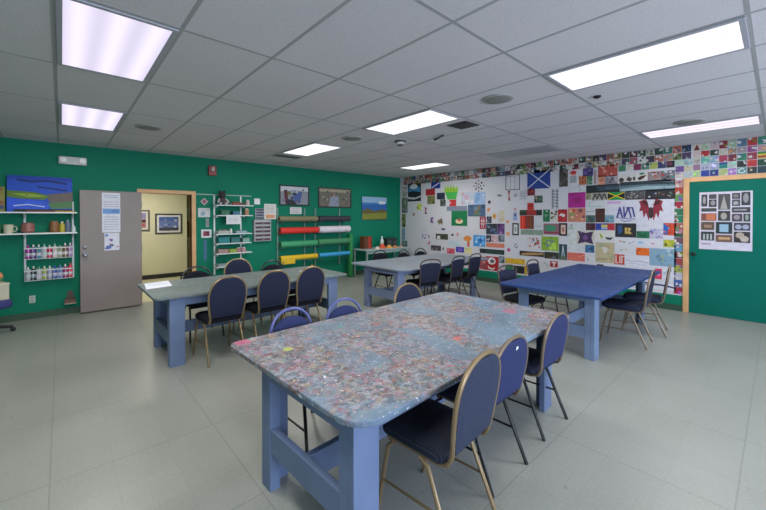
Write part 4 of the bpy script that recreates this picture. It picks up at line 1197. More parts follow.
# ---- two wire racks full of paint bottles
cols1 = [('b02a9a', 'magenta'), ('6a4a9a', 'violet'), ('3f8a9a', 'teal'), ('c9ccd0', 'white'), ('d83a5c', 'pink-red'), ('d8c9cc', 'pale pink'), ('a5a888', 'sage'), ('8a6a4a', 'tan'), ('a884b8', 'lilac')]
cols2 = [('b5b8c0', 'silver'), ('2a2c30', 'black'), ('c5c8cc', 'chalk white'), ('a5b04a', 'lime'), ('b0a4cc', 'lavender'), ('3a5aa8', 'blue'), ('6a84c0', 'sky blue'), ('a8357a', 'plum pink'), ('d8405a', 'coral red')]
for ri, (zr, cols, hh, where) in enumerate([(.945, cols1, .16, 'upper'), (.615, cols2, .15, 'lower')]):
    t = thing('wire_rack', '%s white wire rack of paint bottles hung below the wall shelf' % where, 'rack', (-.14, YW, zr), 0, 'wire racks below the wall shelf')
    wx, d = .28, .19
    mb = MB()
    mb.tube([(-wx, -d, hh), (wx, -d, hh), (wx, -.025, hh), (-wx, -.025, hh)], .008, M_WIRE, closed=True)
    mb.build('rim', t)
    mb = MB()
    mb.tube([(-wx, -d, 0), (wx, -d, 0), (wx, -.025, 0), (-wx, -.025, 0)], .004, M_WIRE, closed=True)
    for i in range(1, 12):
        x = -wx + i * 2 * wx / 12
        mb.tube([(x, -.025, .0), (x, -d, .0), (x, -d, hh)], .0022, M_WIRE, 5)
    for z in (.05,):
        mb.tube([(-wx, -d, z), (wx, -d, z)], .0025, M_WIRE, 5)
    mb.build('wire_mesh', t)
    for s in (-1, 1):
        mb = MB(); mb.tube([(s * wx, -.024, hh), (s * wx, -.022, hh + .1)], .006, M_WIRE); mb.build('hanger', t)
    for i, (c, nm) in enumerate(cols):
        x = -.14 - wx + .035 + i * .061
        hgt = R.uniform(.15, .185)
        capc = R.choice(['e0e0e0', 'dcd8d0', c, '7fae9a'])
        bt = thing('paint_bottle', '%s paint bottle in the %s wire rack' % (nm, where), 'bottle', (x, YW - .11 + R.uniform(-.02, .02), zr + .005), 0, 'paint bottles in the %s wire rack' % where)
        MB().lathe([(.028, 0), (.0295, .008), (.0295, hgt - .02), (.013, hgt)], mat(c, .4), 12).build('body', bt)
        MB().lathe([(.012, hgt), (.012, hgt + .018), (.006, hgt + .04)], mat(capc, .4), 10).build('cap', bt)
        MB().lathe([(.0300, .05), (.0300, .085)], mat(R.choice(['e4e2e6', 'd5c8dc', 'c8d8dc']), .6), 12).build('paper_band', bt)
# caddy low on the wall
t = thing('wall_caddy', 'small brown hanging caddy low on the wall beside the open door', 'caddy', (.10, YW, .17))
mb = MB(); mb.box(-.07, .07, -.09, 0, 0, .02, mat('a89a86', .6)); mb.box(-.07, .07, -.09, -.082, .02, .08, mat('6f5148', .6)); mb.box(-.07, -.062, -.082, 0, .02, .08, mat('6f5148', .6)); mb.box(.062, .07, -.082, 0, .02, .08, mat('6f5148', .6)); mb.build('tray', t, bevel=.002)
mb = MB(); mb.prism([(-.06, 0), (.06, 0), (.025, .14), (-.025, .14)], 0, .008, mat('5c5048', .6))
for v in mb.v:
    v[:] = (v.x, -v.z - .001, v.y + .07)
mb.build('back_plate', t)

# ---- second shelf unit with narrow wire uprights
t = thing('wall_shelf_unit', 'white narrow shelf unit of six short boards between the doorway and the letter rack', 'shelf', (0, YW, 0))
for x in (2.34, 2.88):
    mb = MB(); mb.box(x - .014, x + .014, -.02, 0, .40, 2.03, M_WIRE); mb.build('upright', t)
mb = MB(); mb.box(2.0, 3.12, -.012, 0, 2.035, 2.055, mat('9fb4ac', .5)); mb.build('rail', t)
SH = [(1.835, 2.34, 3.07), (1.625, 2.34, 3.05), (1.245, 2.33, 3.04), (1.05, 2.33, 3.02), (.845, 2.33, 3.03), (.575, 2.33, 2.62)]
for z, xa, xb in SH:
    mb = MB(); mb.box(xa - .02, xb, -.25, -.021, z - .018, z, M_WIRE); mb.build('board', t, bevel=.003)
    for x in (2.34, 2.88):
        if x < xb:
            mb = MB(); mb.box(x - .005, x + .005, -.2, -.02, z - .05, z - .018, M_WIRE); mb.build('bracket', t)


def clutter(items, z):
    for (kind, x, c, w_, h, label, cat) in items:
        if kind == 'box':
            tt = thing('storage_box', label, cat, (x, YW - .14, z + .001))
            mb = MB(); mb.box(-w_ / 2, w_ / 2, -.08, .08, 0, h * .8, mat(c, .6)); mb.build('body', tt, bevel=.004)
            mb = MB(); mb.box(-w_ / 2 - .004, w_ / 2 + .004, -.084, .084, h * .8 + .0005, h, mat(c, .5, key='lid', var=.2)); mb.build('lid', tt, bevel=.003)
        elif kind == 'jar':
            lathe_thing('jar', label, cat, (x, YW - .14, z + .001), [(w_ / 2 * .85, 0), (w_ / 2, .01), (w_ / 2, h * .75), (w_ / 2 * .7, h * .85)], c, (w_ / 2 * .72, h * .85, h, 'd5d5d0'))
        elif kind == 'tray':
            tt = thing('tray', label, cat, (x, YW - .14, z + .001))
            mb = MB(); mb.box(-w_ / 2, w_ / 2, -.09, .09, 0, .006, mat(c, .5))
            for s in (-1, 1):
                mb.box(min(s * w_ / 2, s * (w_ / 2 - .006)), max(s * w_ / 2, s * (w_ / 2 - .006)), -.09, .09, .006, h, mat(c, .5))
                mb.box(-w_ / 2 + .006, w_ / 2 - .006, min(s * .09, s * .084), max(s * .09, s * .084), .006, h, mat(c, .5))
            mb.build('body', tt, bevel=.002)
            mb = MB(); rr = random.Random(int(x * 100))
            for k in range(9):
                px = rr.uniform(-w_ / 2 + .03, w_ / 2 - .03)
                mb.tube([(px, -.05, .012 + k * .002), (px + rr.uniform(-.02, .02), .06, h + rr.uniform(.0, .025))], .008, mat(rr.choice(['b0b0a8', '7d8a90', 'a8888c', '5f6f78']), .5), 6)
            mb.build('contents', tt)


# black and white plush figure sitting on the top shelf
t = thing('plush_figure', 'black and white plush figure sitting on the top short shelf', 'plush toy', (2.46, YW - .13, 1.836))
MB().lathe([(.03, 0), (.075, .02), (.08, .07), (.06, .13), (.035, .16)], mat('4a4048', .9), 16).build('body', t)
MB().lathe([(.02, .15), (.06, .17), (.068, .21), (.055, .25), (.02, .275)], mat('3a3438', .9), 16).build('head', t)
for s in (-1, 1):
    MB().lathe([(.01, .25), (.022, .265), (.02, .285), (.006, .295)], mat('2c282c', .9), 12, Matrix.Translation((s * .045, 0, 0))).build('ear', t)
    MB().tube([(s * .06, -.02, .12), (s * .09, -.06, .08), (s * .1, -.08, .04)], .02, mat('b8b4b6', .9), 8).build('arm', t)
    MB().tube([(s * .04, -.05, .03), (s * .06, -.1, .025)], .024, mat('b8b4b6', .9), 8).build('leg', t)
clutter([('box', 2.72, '7f4038', .17, .07, 'reddish-brown box on the top short shelf', 'box'), ('box', 2.60, '4f6a5a', .04, .05, 'small dark green box beside the plush figure', 'box'),
         ('box', 2.86, '6a4a3c', .09, .045, 'small brown box beside the reddish one on the top short shelf', 'box'), ('jar', 2.98, 'c5b8b0', .08, .12, 'pale jar at the end of the top short shelf', 'jar')], 1.835)
clutter([('box', 2.5, '2f6a54', .16, .1, 'dark green box on the second short shelf', 'box'), ('box', 2.72, '3f6f86', .14, .08, 'blue box on the second short shelf', 'box'), ('jar', 2.96, 'b58a68', .09, .15, 'tan jar at the end of the second short shelf', 'jar')], 1.625)
clutter([('tray', 2.46, 'a8aaa4', .22, .06, 'grey tray of brushes on the third short shelf', 'tray'), ('jar', 2.63, 'dcdcd8', .05, .1, 'small white jar on the third short shelf', 'jar'), ('tray', 2.82, '8aa5b0', .22, .05, 'blue-grey tray of markers on the third short shelf', 'tray')], 1.245)
clutter([('box', 2.47, '1f7a80', .22, .12, 'teal storage box on the fourth short shelf', 'box'), ('box', 2.7, '2f6a6a', .18, .11, 'dark turquoise storage box on the fourth short shelf', 'box'), ('box', 2.92, '7aa09a', .14, .09, 'pale green storage box on the fourth short shelf', 'box')], 1.05)
clutter([('tray', 2.45, '9a7f78', .2, .08, 'brown tray of tools on the fifth short shelf', 'tray'), ('box', 2.65, '8aa03c', .15, .075, 'lime green box on the fifth short shelf', 'box'), ('jar', 2.78, 'b58088', .09, .1, 'pink jar on the fifth short shelf', 'jar'), ('jar', 2.89, 'c0949a', .09, .1, 'pale pink jar beside the pink one on the fifth short shelf', 'jar')], .845)
clutter([('box', 2.45, '8fa0a8', .2, .05, 'flat grey box on the lowest short shelf', 'box')], .575)
# paper hanging from the second shelf
mb = flat_mesh((0, 0, 0), (.29, 0, 0), (0, 0, -.19), 'd8d8de', [('t', 'a5a8b0', .1, .15, .9, .85, 5, 9)], .002)
tag(mb.build('paper_sheet', loc=(2.50, YW - .252, 1.63)), 'white sheet hanging from the front of the second short shelf', 'paper')

# letter rack and paper organiser
a, b = at(255, 208.5, 1, YW), at(263.5, 219.2, 1, YW)
t = thing('letter_rack', 'small silver wall rack with dark slots above the paper organizer', 'rack', ((a.x + b.x) / 2, YW, b.z))
wd, h = (b.x - a.x) / 2, a.z - b.z
mb = MB(); mb.box(-wd, wd, -.02, 0, 0, h, mat('9a9eac', .5)); mb.build('back_panel', t, bevel=.003)
for i in range(4):
    mb = MB(); mb.box(-wd + .02, wd - .02, -.05, -.0205, .02 + i * h / 4, .02 + i * h / 4 + h / 9, mat('3f3a46', .5)); mb.build('slot', t, bevel=.003)
a, b = at(252.5, 219.8, 1, YW), at(269.3, 240.5, 1, YW)
t = thing('paper_organizer', 'grey wall organizer with five rows of small dark red drawers', 'organizer', ((a.x + b.x) / 2, YW, b.z))
wd, h = (b.x - a.x) / 2, a.z - b.z
mb = MB(); mb.box(-wd, wd, -.1, 0, 0, h, mat('a8a8ae', .5)); mb.build('cabinet_body', t, bevel=.003)
for i in range(5):
    z0 = .02 + i * (h - .03) / 5
    mb = MB(); mb.box(-wd + .025, wd - .025, -.115, -.1005, z0, z0 + h / 11, mat('4c3038', .5)); d_ = mb.build('drawer', t, bevel=.003)
    mb = MB(); mb.box(-.03, .03, -.125, -.1152, z0 + .012, z0 + .022, M_STEEL); mb.build('handle', d_)

# ---- rack of paper rolls
t = thing('roll_rack', 'grey metal wall rack holding eight rolls of coloured paper', 'rack', (0, YW - .003, 0))
for x in (3.72, 4.42, 4.72, 5.46):
    mb = MB(); mb.box(x - .015, x + .015, -.03, 0, .35, 1.80, mat('7c9a90', .5)); mb.build('upright', t)
    for z in (1.55, 1.275, .95, .615):
        mb = MB(); mb.tube([(x, -.03, z - .09), (x, -.22, z - .105), (x, -.315, z - .09), (x, -.33, z - .04)], .008, mat('5a5a5c', .4)); mb.build('hook', t)
rolls = [(3.675, 4.67, 1.545, .062, '7f7a5c', 'tan paper roll at the top of the rack'), (4.70, 5.66, 1.545, .068, '353241', 'dark charcoal paper roll at the top of the rack'),
         (3.69, 4.69, 1.27, .074, 'd8302a', 'bright red paper roll'), (4.71, 5.64, 1.275, .085, 'dcd2dc', 'thick white paper roll'),
         (3.70, 4.66, .955, .07, '3f9a6a', 'mid green paper roll under the red one'), (4.69, 5.63, .965, .075, '41865a', 'dull green paper roll under the white one'),
         (3.70, 4.66, .635, .06, 'e0b824', 'yellow paper roll with a torn hanging end'), (4.72, 5.64, .64, .05, '3a9fd8', 'thin sky blue paper roll')]
for (xa, xb, z, r_, c, lb) in rolls:
    t = thing('paper_roll', lb, 'paper roll', (xa, YW - .20, z), 0, 'rolls of coloured paper on the wall rack')
    ln_ = xb - xa
    MB().lathe([(r_ * .55, 0), (r_ * .98, 0), (r_, .004), (r_, ln_ - .004), (r_ * .98, ln_), (r_ * .55, ln_)], mat(c, .65, var=.05), 24, axis='x').build('paper', t)
    for xx in (-.008, ln_ - .001):
        MB().lathe([(r_ * .5, xx), (r_ * .5, xx + .009)], mat('3a2c28', .7), 16, axis='x').build('core', t)
    if 'yellow' in lb:
        mb = flat_mesh((.0, -r_ - .001, -.0), (.34, 0, 0), (0, 0, -.13), c, [], .001)
        mb.build('hanging_end', t)
# green painted post
t = thing('wooden_post', 'green painted post standing against the wall at the end of the paper rolls', 'post', (5.71, YW - .16, 0))
mb = MB(); mb.box(-.05, .05, -.05, .05, .02, 1.14, mat('2f8a4c', .5)); mb.build('shaft', t, bevel=.005)
mb = MB(); mb.box(-.09, .09, -.09, .09, 0, .02, mat('2a6a40', .5)); mb.build('foot', t, bevel=.004)

# ---- corner table with craft supplies
t = thing('side_table', 'pale grey side table with craft supplies in the green corner', 'table', (6.60, 7.38, 0))
mb = MB(); mb.box(-.78, .78, -.3, .3, .70, .73, mat('a5b4b4', .5)); mb.build('tabletop', t, bevel=.005)
for sx in (-1, 1):
    for sy in (-1, 1):
        mb = MB(); mb.box(sx * .74 - .018, sx * .74 + .018, sy * .26 - .018, sy * .26 + .018, 0, .7, mat('93a8a8', .4)); mb.build('leg', t)
mb = MB(); mb.box(-.72, .72, -.27, -.25, .62, .7, mat('93a8a8', .5)); mb.build('apron', t)
t = thing('wooden_box', 'upright reddish-brown wooden box on the corner table', 'box', (6.14, 7.5, .731))
mb = MB()
for a_ in ((-.13, .13, -.1, .1, 0, .015), (-.13, .13, -.1, .1, .315, .33), (-.13, -.115, -.1, .1, .015, .315), (.115, .13, -.1, .1, .015, .315), (-.115, .115, .085, .1, .015, .315)):
    mb.box(*a_, mat('7a4428', .5))
mb.build('case', t, bevel=.003)
mb = MB(); mb.box(-.11, .0, -.085, .08, .016, .31, mat('5f3a22', .6)); mb.build('insert', t)
mb = MB(); mb.box(.003, .11, -.085, .08, .016, .31, mat('a83a2a', .6)); mb.build('red_insert', t)
lathe_thing('bottle', 'white squeeze bottle on the corner table', 'bottle', (6.72, 7.5, .731), [(.045, 0), (.05, .01), (.05, .2), (.02, .24)], 'd0dcd8', (.018, .24, .31, 'e8ecea'))
t = thing('radio', 'dark portable stereo at the back of the corner table', 'radio', (7.05, 7.5, .731))
mb = MB(); mb.box(-.2, .2, -.08, .08, 0, .25, mat('26302f', .5)); mb.build('body', t, bevel=.015)
for s in (-1, 1):
    MB().lathe([(.07, -.081), (.075, -.09), (.05, -.094)], mat('3c4646', .6), 18, Matrix.Translation((s * .11, 0, .12)), axis='y').build('speaker_cone', t)
mb = MB(); mb.tube([(-.15, 0, .25), (-.13, 0, .3), (.13, 0, .3), (.15, 0, .25)], .008, M_BLACK); mb.build('handle', t)
for i, (x, y, c, lb, w_, h_) in enumerate([(6.28, 7.2, 'c9c4bc', 'crumpled white cloth at the near end of the corner table', .16, .07), (6.5, 7.24, 'd85a3a', 'orange-red crumpled cloth on the corner table', .22, .13), (6.72, 7.2, 'd89a4a', 'golden yellow folded cloth on the corner table', .2, .09), (6.95, 7.22, 'c9824a', 'light brown folded cloth on the corner table', .2, .06), (7.18, 7.2, 'b08a70', 'beige folded cloth at the far end of the corner table', .16, .05)]):
    rr = random.Random(i + 60)
    n1, n2 = 12, 5
    vs, fs = [], []
    for a_ in range(n2):
        q = a_ / (n2 - 1)
        for k in range(n1):
            an = 2 * pi * k / n1
            rad = w_ / 2 * (1 - q ** 2 * .75) * rr.uniform(.82, 1.1)
            vs.append((rad * cos(an), rad * .7 * sin(an), h_ * q * (1 if a_ == 0 else rr.uniform(.85, 1.05))))
    for a_ in range(n2 - 1):
        for k in range(n1):
            fs.append((a_ * n1 + k, a_ * n1 + (k + 1) % n1, (a_ + 1) * n1 + (k + 1) % n1, (a_ + 1) * n1 + k))
    fs.append(tuple(range((n2 - 1) * n1, n2 * n1)))
    fs.append(tuple(range(n1))[::-1])
    mb = MB(); mb.add(vs, fs, mat(c, .8), True)
    tag(mb.build('folded_cloth', loc=(x, y, .731)), lb, 'cloth', 'crumpled cloths on the corner table')

# ---- papers on the open door leaf
lf = Matrix.Translation((.222, 7.665, 0)) @ Matrix.Rotation(.02, 4, 'Z')
for (x0, x1, z0, z1, marks, lb) in [
    (.285, .535, 1.325, 2.0, [('t', '9a9fb0', .1, .04, .9, .14, 2, 5), ('t', 'b5a0c0', .1, .2, .9, .38, 3, 6), ('r', '6f9ad0', .04, .4, .97, .53), ('r', '5a82bc', .5, .43, .94, .5), ('t', 'a4a8b8', .1, .58, .9, .95, 6, 7)], 'tall white notice with a blue band taped on the open door'),
    (.315, .520, 1.02, 1.315, [('b', ['6a86c0', '8a6aa0', 'b8909c', '4f5f86'], 7, .08, .17, 8), ('r', '5a6fb0', .1, .72, .45, .9)], 'smaller white notice with purple drawings below the tall one on the open door')]:
    mb = flat_mesh((x0, -.0455, z1), (x1 - x0, 0, 0), (0, 0, z0 - z1), 'd8d8e6', marks, .002)
    for v in mb.v:
        v[:] = lf @ v
    tag(mb.build('paper_notice'), lb, 'notice')

# ---- poster on the green door
a, b = at(699.5, 192.5, 0, XW - .004), at(752.3, 251.5, 0, XW - .004)
mk = [('r', c, x0, y0, x1, y1) for c, x0, y0, x1, y1 in [
    ('3c3c40', .04, .04, .16, .25), ('45454a', .19, .04, .34, .12), ('2c2c30', .19, .13, .34, .26), ('4a4a4e', .37, .04, .6, .31),
    ('3f3f46', .63, .03, .78, .13), ('35353a', .8, .02, .96, .24), ('4f4f56', .63, .14, .78, .25), ('3a3f3c', .04, .28, .34, .34),
    ('3a3a3e', .63, .27, .96, .36), ('7f4a42', .04, .37, .34, .5), ('35383c', .37, .33, .6, .5), ('4c3f46', .63, .38, .82, .51), ('3a4440', .84, .38, .96, .51),
    ('5c4a40', .04, .52, .3, .66), ('253038', .33, .52, .64, .72), ('3c3c48', .67, .53, .96, .66), ('2f3638', .04, .69, .3, .84), ('6f5248', .33, .74, .64, .86), ('2f2c2e', .67, .68, .96, .86)]]
mk += [('c', '8a8a8c', .27, .19, .05, .045), ('p', '9a9a96', [(.48, .06), (.55, .3), (.41, .3)]), ('c', '97979a', .1, .14, .03, .07), ('c', '8a8a92', .88, .12, .05, .08), ('c', '77777c', .7, .08, .05, .03), ('c', 'a0a0a4', .7, .2, .05, .03),
       ('r', '8fb0c8', .4, .56, .57, .69), ('c', 'a89a90', .78, .74, .08, .05), ('c', 'b0a49a', .86, .8, .08, .05), ('r', 'c07050', .14, .38, .32, .49), ('r', 'c09a70', .38, .78, .6, .82), ('c', '9aa0b8', .75, .6, .06, .04), ('c', '9aa0b8', .88, .6, .06, .04),
       ('r', 'a8b0b0', .08, .73, .12, .83), ('r', 'a8b0b0', .15, .73, .19, .83), ('r', 'a8b0b0', .22, .73, .26, .83), ('c', '8f8a96', .72, .44, .06, .04), ('l', '6a6a70', [(.08, .3), (.3, .32)], .006), ('r', '8a8a90', .66, .3, .9, .33), ('c', '9a9690', .48, .42, .06, .06), ('r', '9a7a68', .1, .57, .25, .62), ('c', '8f9a94', .9, .44, .03, .05), ('r', '8a5a60', .06, .895, .24, .905)]
mb = flat_mesh((0, 0, 0), (0, b.y - a.y, 0), (0, 0, b.z - a.z), 'c9c4d4', mk, .002)
tag(mb.build('photo_poster', loc=(XW - .004, a.y, a.z)), 'large white poster of many small photographs on the green door', 'poster')

# ---- corridor: pictures and the far door
framed(134, 210, 149.6, 230.8, '4a4038', 'b08a8a', [('r', '8f88b8', 0, .0, 1, .35), ('p', '2c2630', [(0, .5), (1, .45), (1, .62), (0, .65)]), ('r', 'b55a5a', .1, .7, .9, .9)], 'framed pinkish picture on the cream corridor wall partly hidden by the open door', plane=YH, fw=.03, mount='d8d0c8')
framed(155, 213.6, 182, 233.4, '3f3f42', '6a7ab0', [('r', '4f68a8', 0, 0, 1, .3), ('b', ['c9ccdc', '3a4478', '4a4450', '8f9ac8'], 12, .05, .13, 231), ('r', '4a4252', 0, .78, 1, 1)], 'framed blue and white picture on the cream corridor wall', plane=YH, fw=.035, mount='e4e0dc')
t = struct(MB().box(2.66, 3.5, 11.655, 11.695, 0, 2.1, mat('b5a57f', .5)).build('door_3', bevel=.003))
MB().box(2.56, 2.66, 11.64, 11.7, 0, 2.2, mat('8a7a58', .5)).build('frame', t)
MB().box(2.68, 2.98, 11.648, 11.656, 1.0, 1.45, mat('6a4a24', .5)).build('panel', t)
MB().box(2.7, 2.9, 11.645, 11.654, 1.55, 1.85, mat('a8b8a8', .3)).build('window_pane', t)

# ------------------------------------------------------------------ work tables
SPL = make_splatter_mat('splattered_tabletop', '526a80', '6f889e', ['1a1618', '463a40', '5a6c7a', '6c5a64', '98a0ae'],
                        [(34, .26, ['e6e4ea', 'c9a03c', 'd0506a', '8fb5c8', 'e0d8b0', '3f5a8a', 'd5d8dc', 'b04a44'], .34), (15, .26, ['b5566e', '86a4b5', 'cfd2dc', '9a5a50', '5a8f86', 'c8604a', 'a9a9c4'], .30), (75, .32, ['e8e8ee', 'd9c8a0', 'c87a90', 'e2e2e8'], .3)], 1.0, stains=[(-1.10, .62, .055, 'c0507a'), (-.02, -.33, .03, 'd8502c'), (-.95, .3, .03, 'b8c84a'), (.9, -.25, .07, 'a8546a')], seed=3.1)
SPL2 = make_splatter_mat('greygreen_tabletop', '55655f', '717e80', ['47544f', '69766f', '5a6a72', '787684', '8f95a0'],
                         [(22, .3, ['b5b8c4', '8a96a8', '5f7a6a', '9a90a4'], .4), (50, .3, ['c5c8d0', '9aa8a0', '6a5f5c'], .35)], .5, seed=8.4)
SPL3 = make_splatter_mat('greybrown_tabletop', '6c7888', '8290a2', ['6c625f', '837a7e', '74808f', '8a8076', '8896aa'],
                         [(20, .3, ['b5bcc8', '9a8a80', '7a8a98'], .3)], .6, seed=15.2)
SPL4 = make_splatter_mat('blue_tabletop', '1a346c', '25437c', ['1a3268', '233f76', '2e5088', '223f72', '3f6296'],
                         [(12, .12, ['7f9fc0', '5a7aa8', '8aa8b8'], .2)], .22, seed=22.7)


def rrect(x0, x1, y0, y1, r, n=7):
    pts = []
    for (cx, cy, a0) in ((x1 - r[0], y1 - r[0], 0), (x0 + r[1], y1 - r[1], pi / 2), (x0 + r[2], y0 + r[2], pi), (x1 - r[3], y0 + r[3], 1.5 * pi)):
        rr_ = {0: r[0], pi / 2: r[1], pi: r[2]}.get(a0, r[3])
        pts += [(cx + rr_ * cos(a0 + i * pi / 2 / n), cy + rr_ * sin(a0 + i * pi / 2 / n)) for i in range(n + 1)]
    return pts


def work_table(x0, x1, y0, y1, rad, top, leg, label, ztop=.76, ins=(.07, .07, .09, .09), rot=0):
    cx, cy = (x0 + x1) / 2, (y0 + y1) / 2
    hx, hy = (x1 - x0) / 2, (y1 - y0) / 2
    t = thing('work_table', label, 'table', (cx, cy, 0), radians(rot), 'big painted work tables')
    mb = MB(); mb.prism(rrect(-hx, hx, -hy, hy, rad), ztop - .03, ztop, top)
    mb.build('tabletop', t, bevel=.006)
    ax, bx, ay, by = -hx + ins[0], hx - ins[1], -hy + ins[2], hy - ins[3]   # outer faces of the leg frame
    zt_ = ztop - .0305

    def bb(m_, xa, xb, ya, yb_, za, zb_):
        m_.box(min(xa, xb), max(xa, xb), min(ya, yb_), max(ya, yb_), za, zb_, leg)

    mb = MB()   # apron boards under the top
    for e, s in ((ay, -1), (by, 1)):
        bb(mb, ax, bx, e, e - s * .035, zt_ - .09, zt_)
    for e, s in ((ax, -1), (bx, 1)):
        bb(mb, e, e - s * .035, ay + .035, by - .035, zt_ - .09, zt_)
    mb.build('apron', t, bevel=.003)
    for ex, sx in ((ax, -1), (bx, 1)):
        for ey, sy in ((ay, -1), (by, 1)):   # each leg is two boards screwed together into an L
            mb = MB()
            bb(mb, ex + sx * .004, ex - sx * .145, ey + sy * .004, ey - sy * .038, 0, zt_ - .02)
            bb(mb, ex + sx * .004, ex - sx * .06, ey - sy * .0385, ey - sy * .10, 0, zt_ - .02)
            mb.build('leg', t, bevel=.003)
    for e, s in ((ax, -1), (bx, 1)):
        mb = MB(); bb(mb, e, e - s * .04, ay + .1005, by - .1005, .225, .365); mb.build('end_rail', t, bevel=.003)
    ym = (ay + by) / 2
    mb = MB(); bb(mb, ax + .0405, bx - .0405, ym - .02, ym + .02, .225, .36); mb.build('long_rail', t, bevel=.003)
    return t


T1 = work_table(.826, 3.196, 1.131, 2.461, (.10, .07, .15, .07), SPL, M_LEG, 'large work table thickly splattered with paint, standing in front of all the others', ins=(.068, .165, .107, .37), rot=2)
T2 = work_table(.69, 3.11, 4.22, 5.32, (.03, .03, .06, .03), SPL2, M_LEG, 'grey-green topped work table with a white paper on it near the open door', ins=(.15, .15, .06, .16))
T3 = work_table(3.90, 6.42, 3.90, 5.21, (.04, .04, .22, .04), SPL3, M_LEG3, 'grey-brown topped work table in the far corner before the mural wall', ins=(.12, .2, .2, .25))
T4 = work_table(4.11, 6.83, 1.20, 2.37, (.04, .03, .03, .04), SPL4, M_LEG4, 'plain blue topped work table near the green door', ins=(.235, .3, .15, .15))

mb = flat_mesh((0, 0, 0), (.27, .05, 0), (-.04, -.42, 0), 'e4e6f4', [('t', 'c0c4dc', .1, .1, .9, .6, 6, 12)], .003)
tag(mb.build('paper_sheet', loc=(.755, 5.25, .7605)), 'white paper lying on the end of the grey-green table', 'paper')
t = thing('tape_dispenser', 'small black tape dispenser on the far end of the grey-green table', 'tape dispenser', (2.93, 4.92, .7605), .2)
mb = MB(); mb.prism([(-.07, 0), (.07, 0), (.06, .02), (.03, .045), (-.03, .045), (-.06, .02)], -.025, .025, M_BLACK)
for v in mb.v:
    v[:] = (v.x, v.z, v.y)
mb.build('body', t)
MB().lathe([(.024, -.01), (.024, .01)], mat('c87a50', .4), 14, Matrix.Translation((0, 0, .05)), axis='y').build('tape', t)
mb = MB(); mb.prism(rrect(-.09, .09, -.06, .06, (.03,) * 4), 0, .004, mat('c0b8c8', .6))
tag(mb.build('paper_scrap', loc=(2.76, 4.82, .7605)), 'pale scrap of paper beside the black tape dispenser', 'paper')

# ------------------------------------------------------------------ stacking chairs
F_NAVY = make_fabric('navy_fabric', '1d2236', '292e47')
F_DOT = make_fabric('dotted_navy_fabric', '1e2436', '262c42', '5d6884', 95)
F_SEAT = make_fabric('dark_seat_fabric', '12131b', '1b1d29')
F_SEATDOT = make_fabric('dotted_seat_fabric', '14161f', '1c1f2c', '3c445a', 95)
F_BLUE = make_fabric('blue_fabric', '272e55', '343c68')
C_GOLD = mat('8f7a5c', .38, metal=.45, var=.05)
C_TAN = mat('80705f', .4, metal=.35, var=.05)
C_BLACK = mat('17181c', .35, metal=.2, var=.05)
C_LILAC = mat('5a6098', .4, metal=.2, var=.05)
C_BROWN = mat('574a44', .4, metal=.3, var=.05)


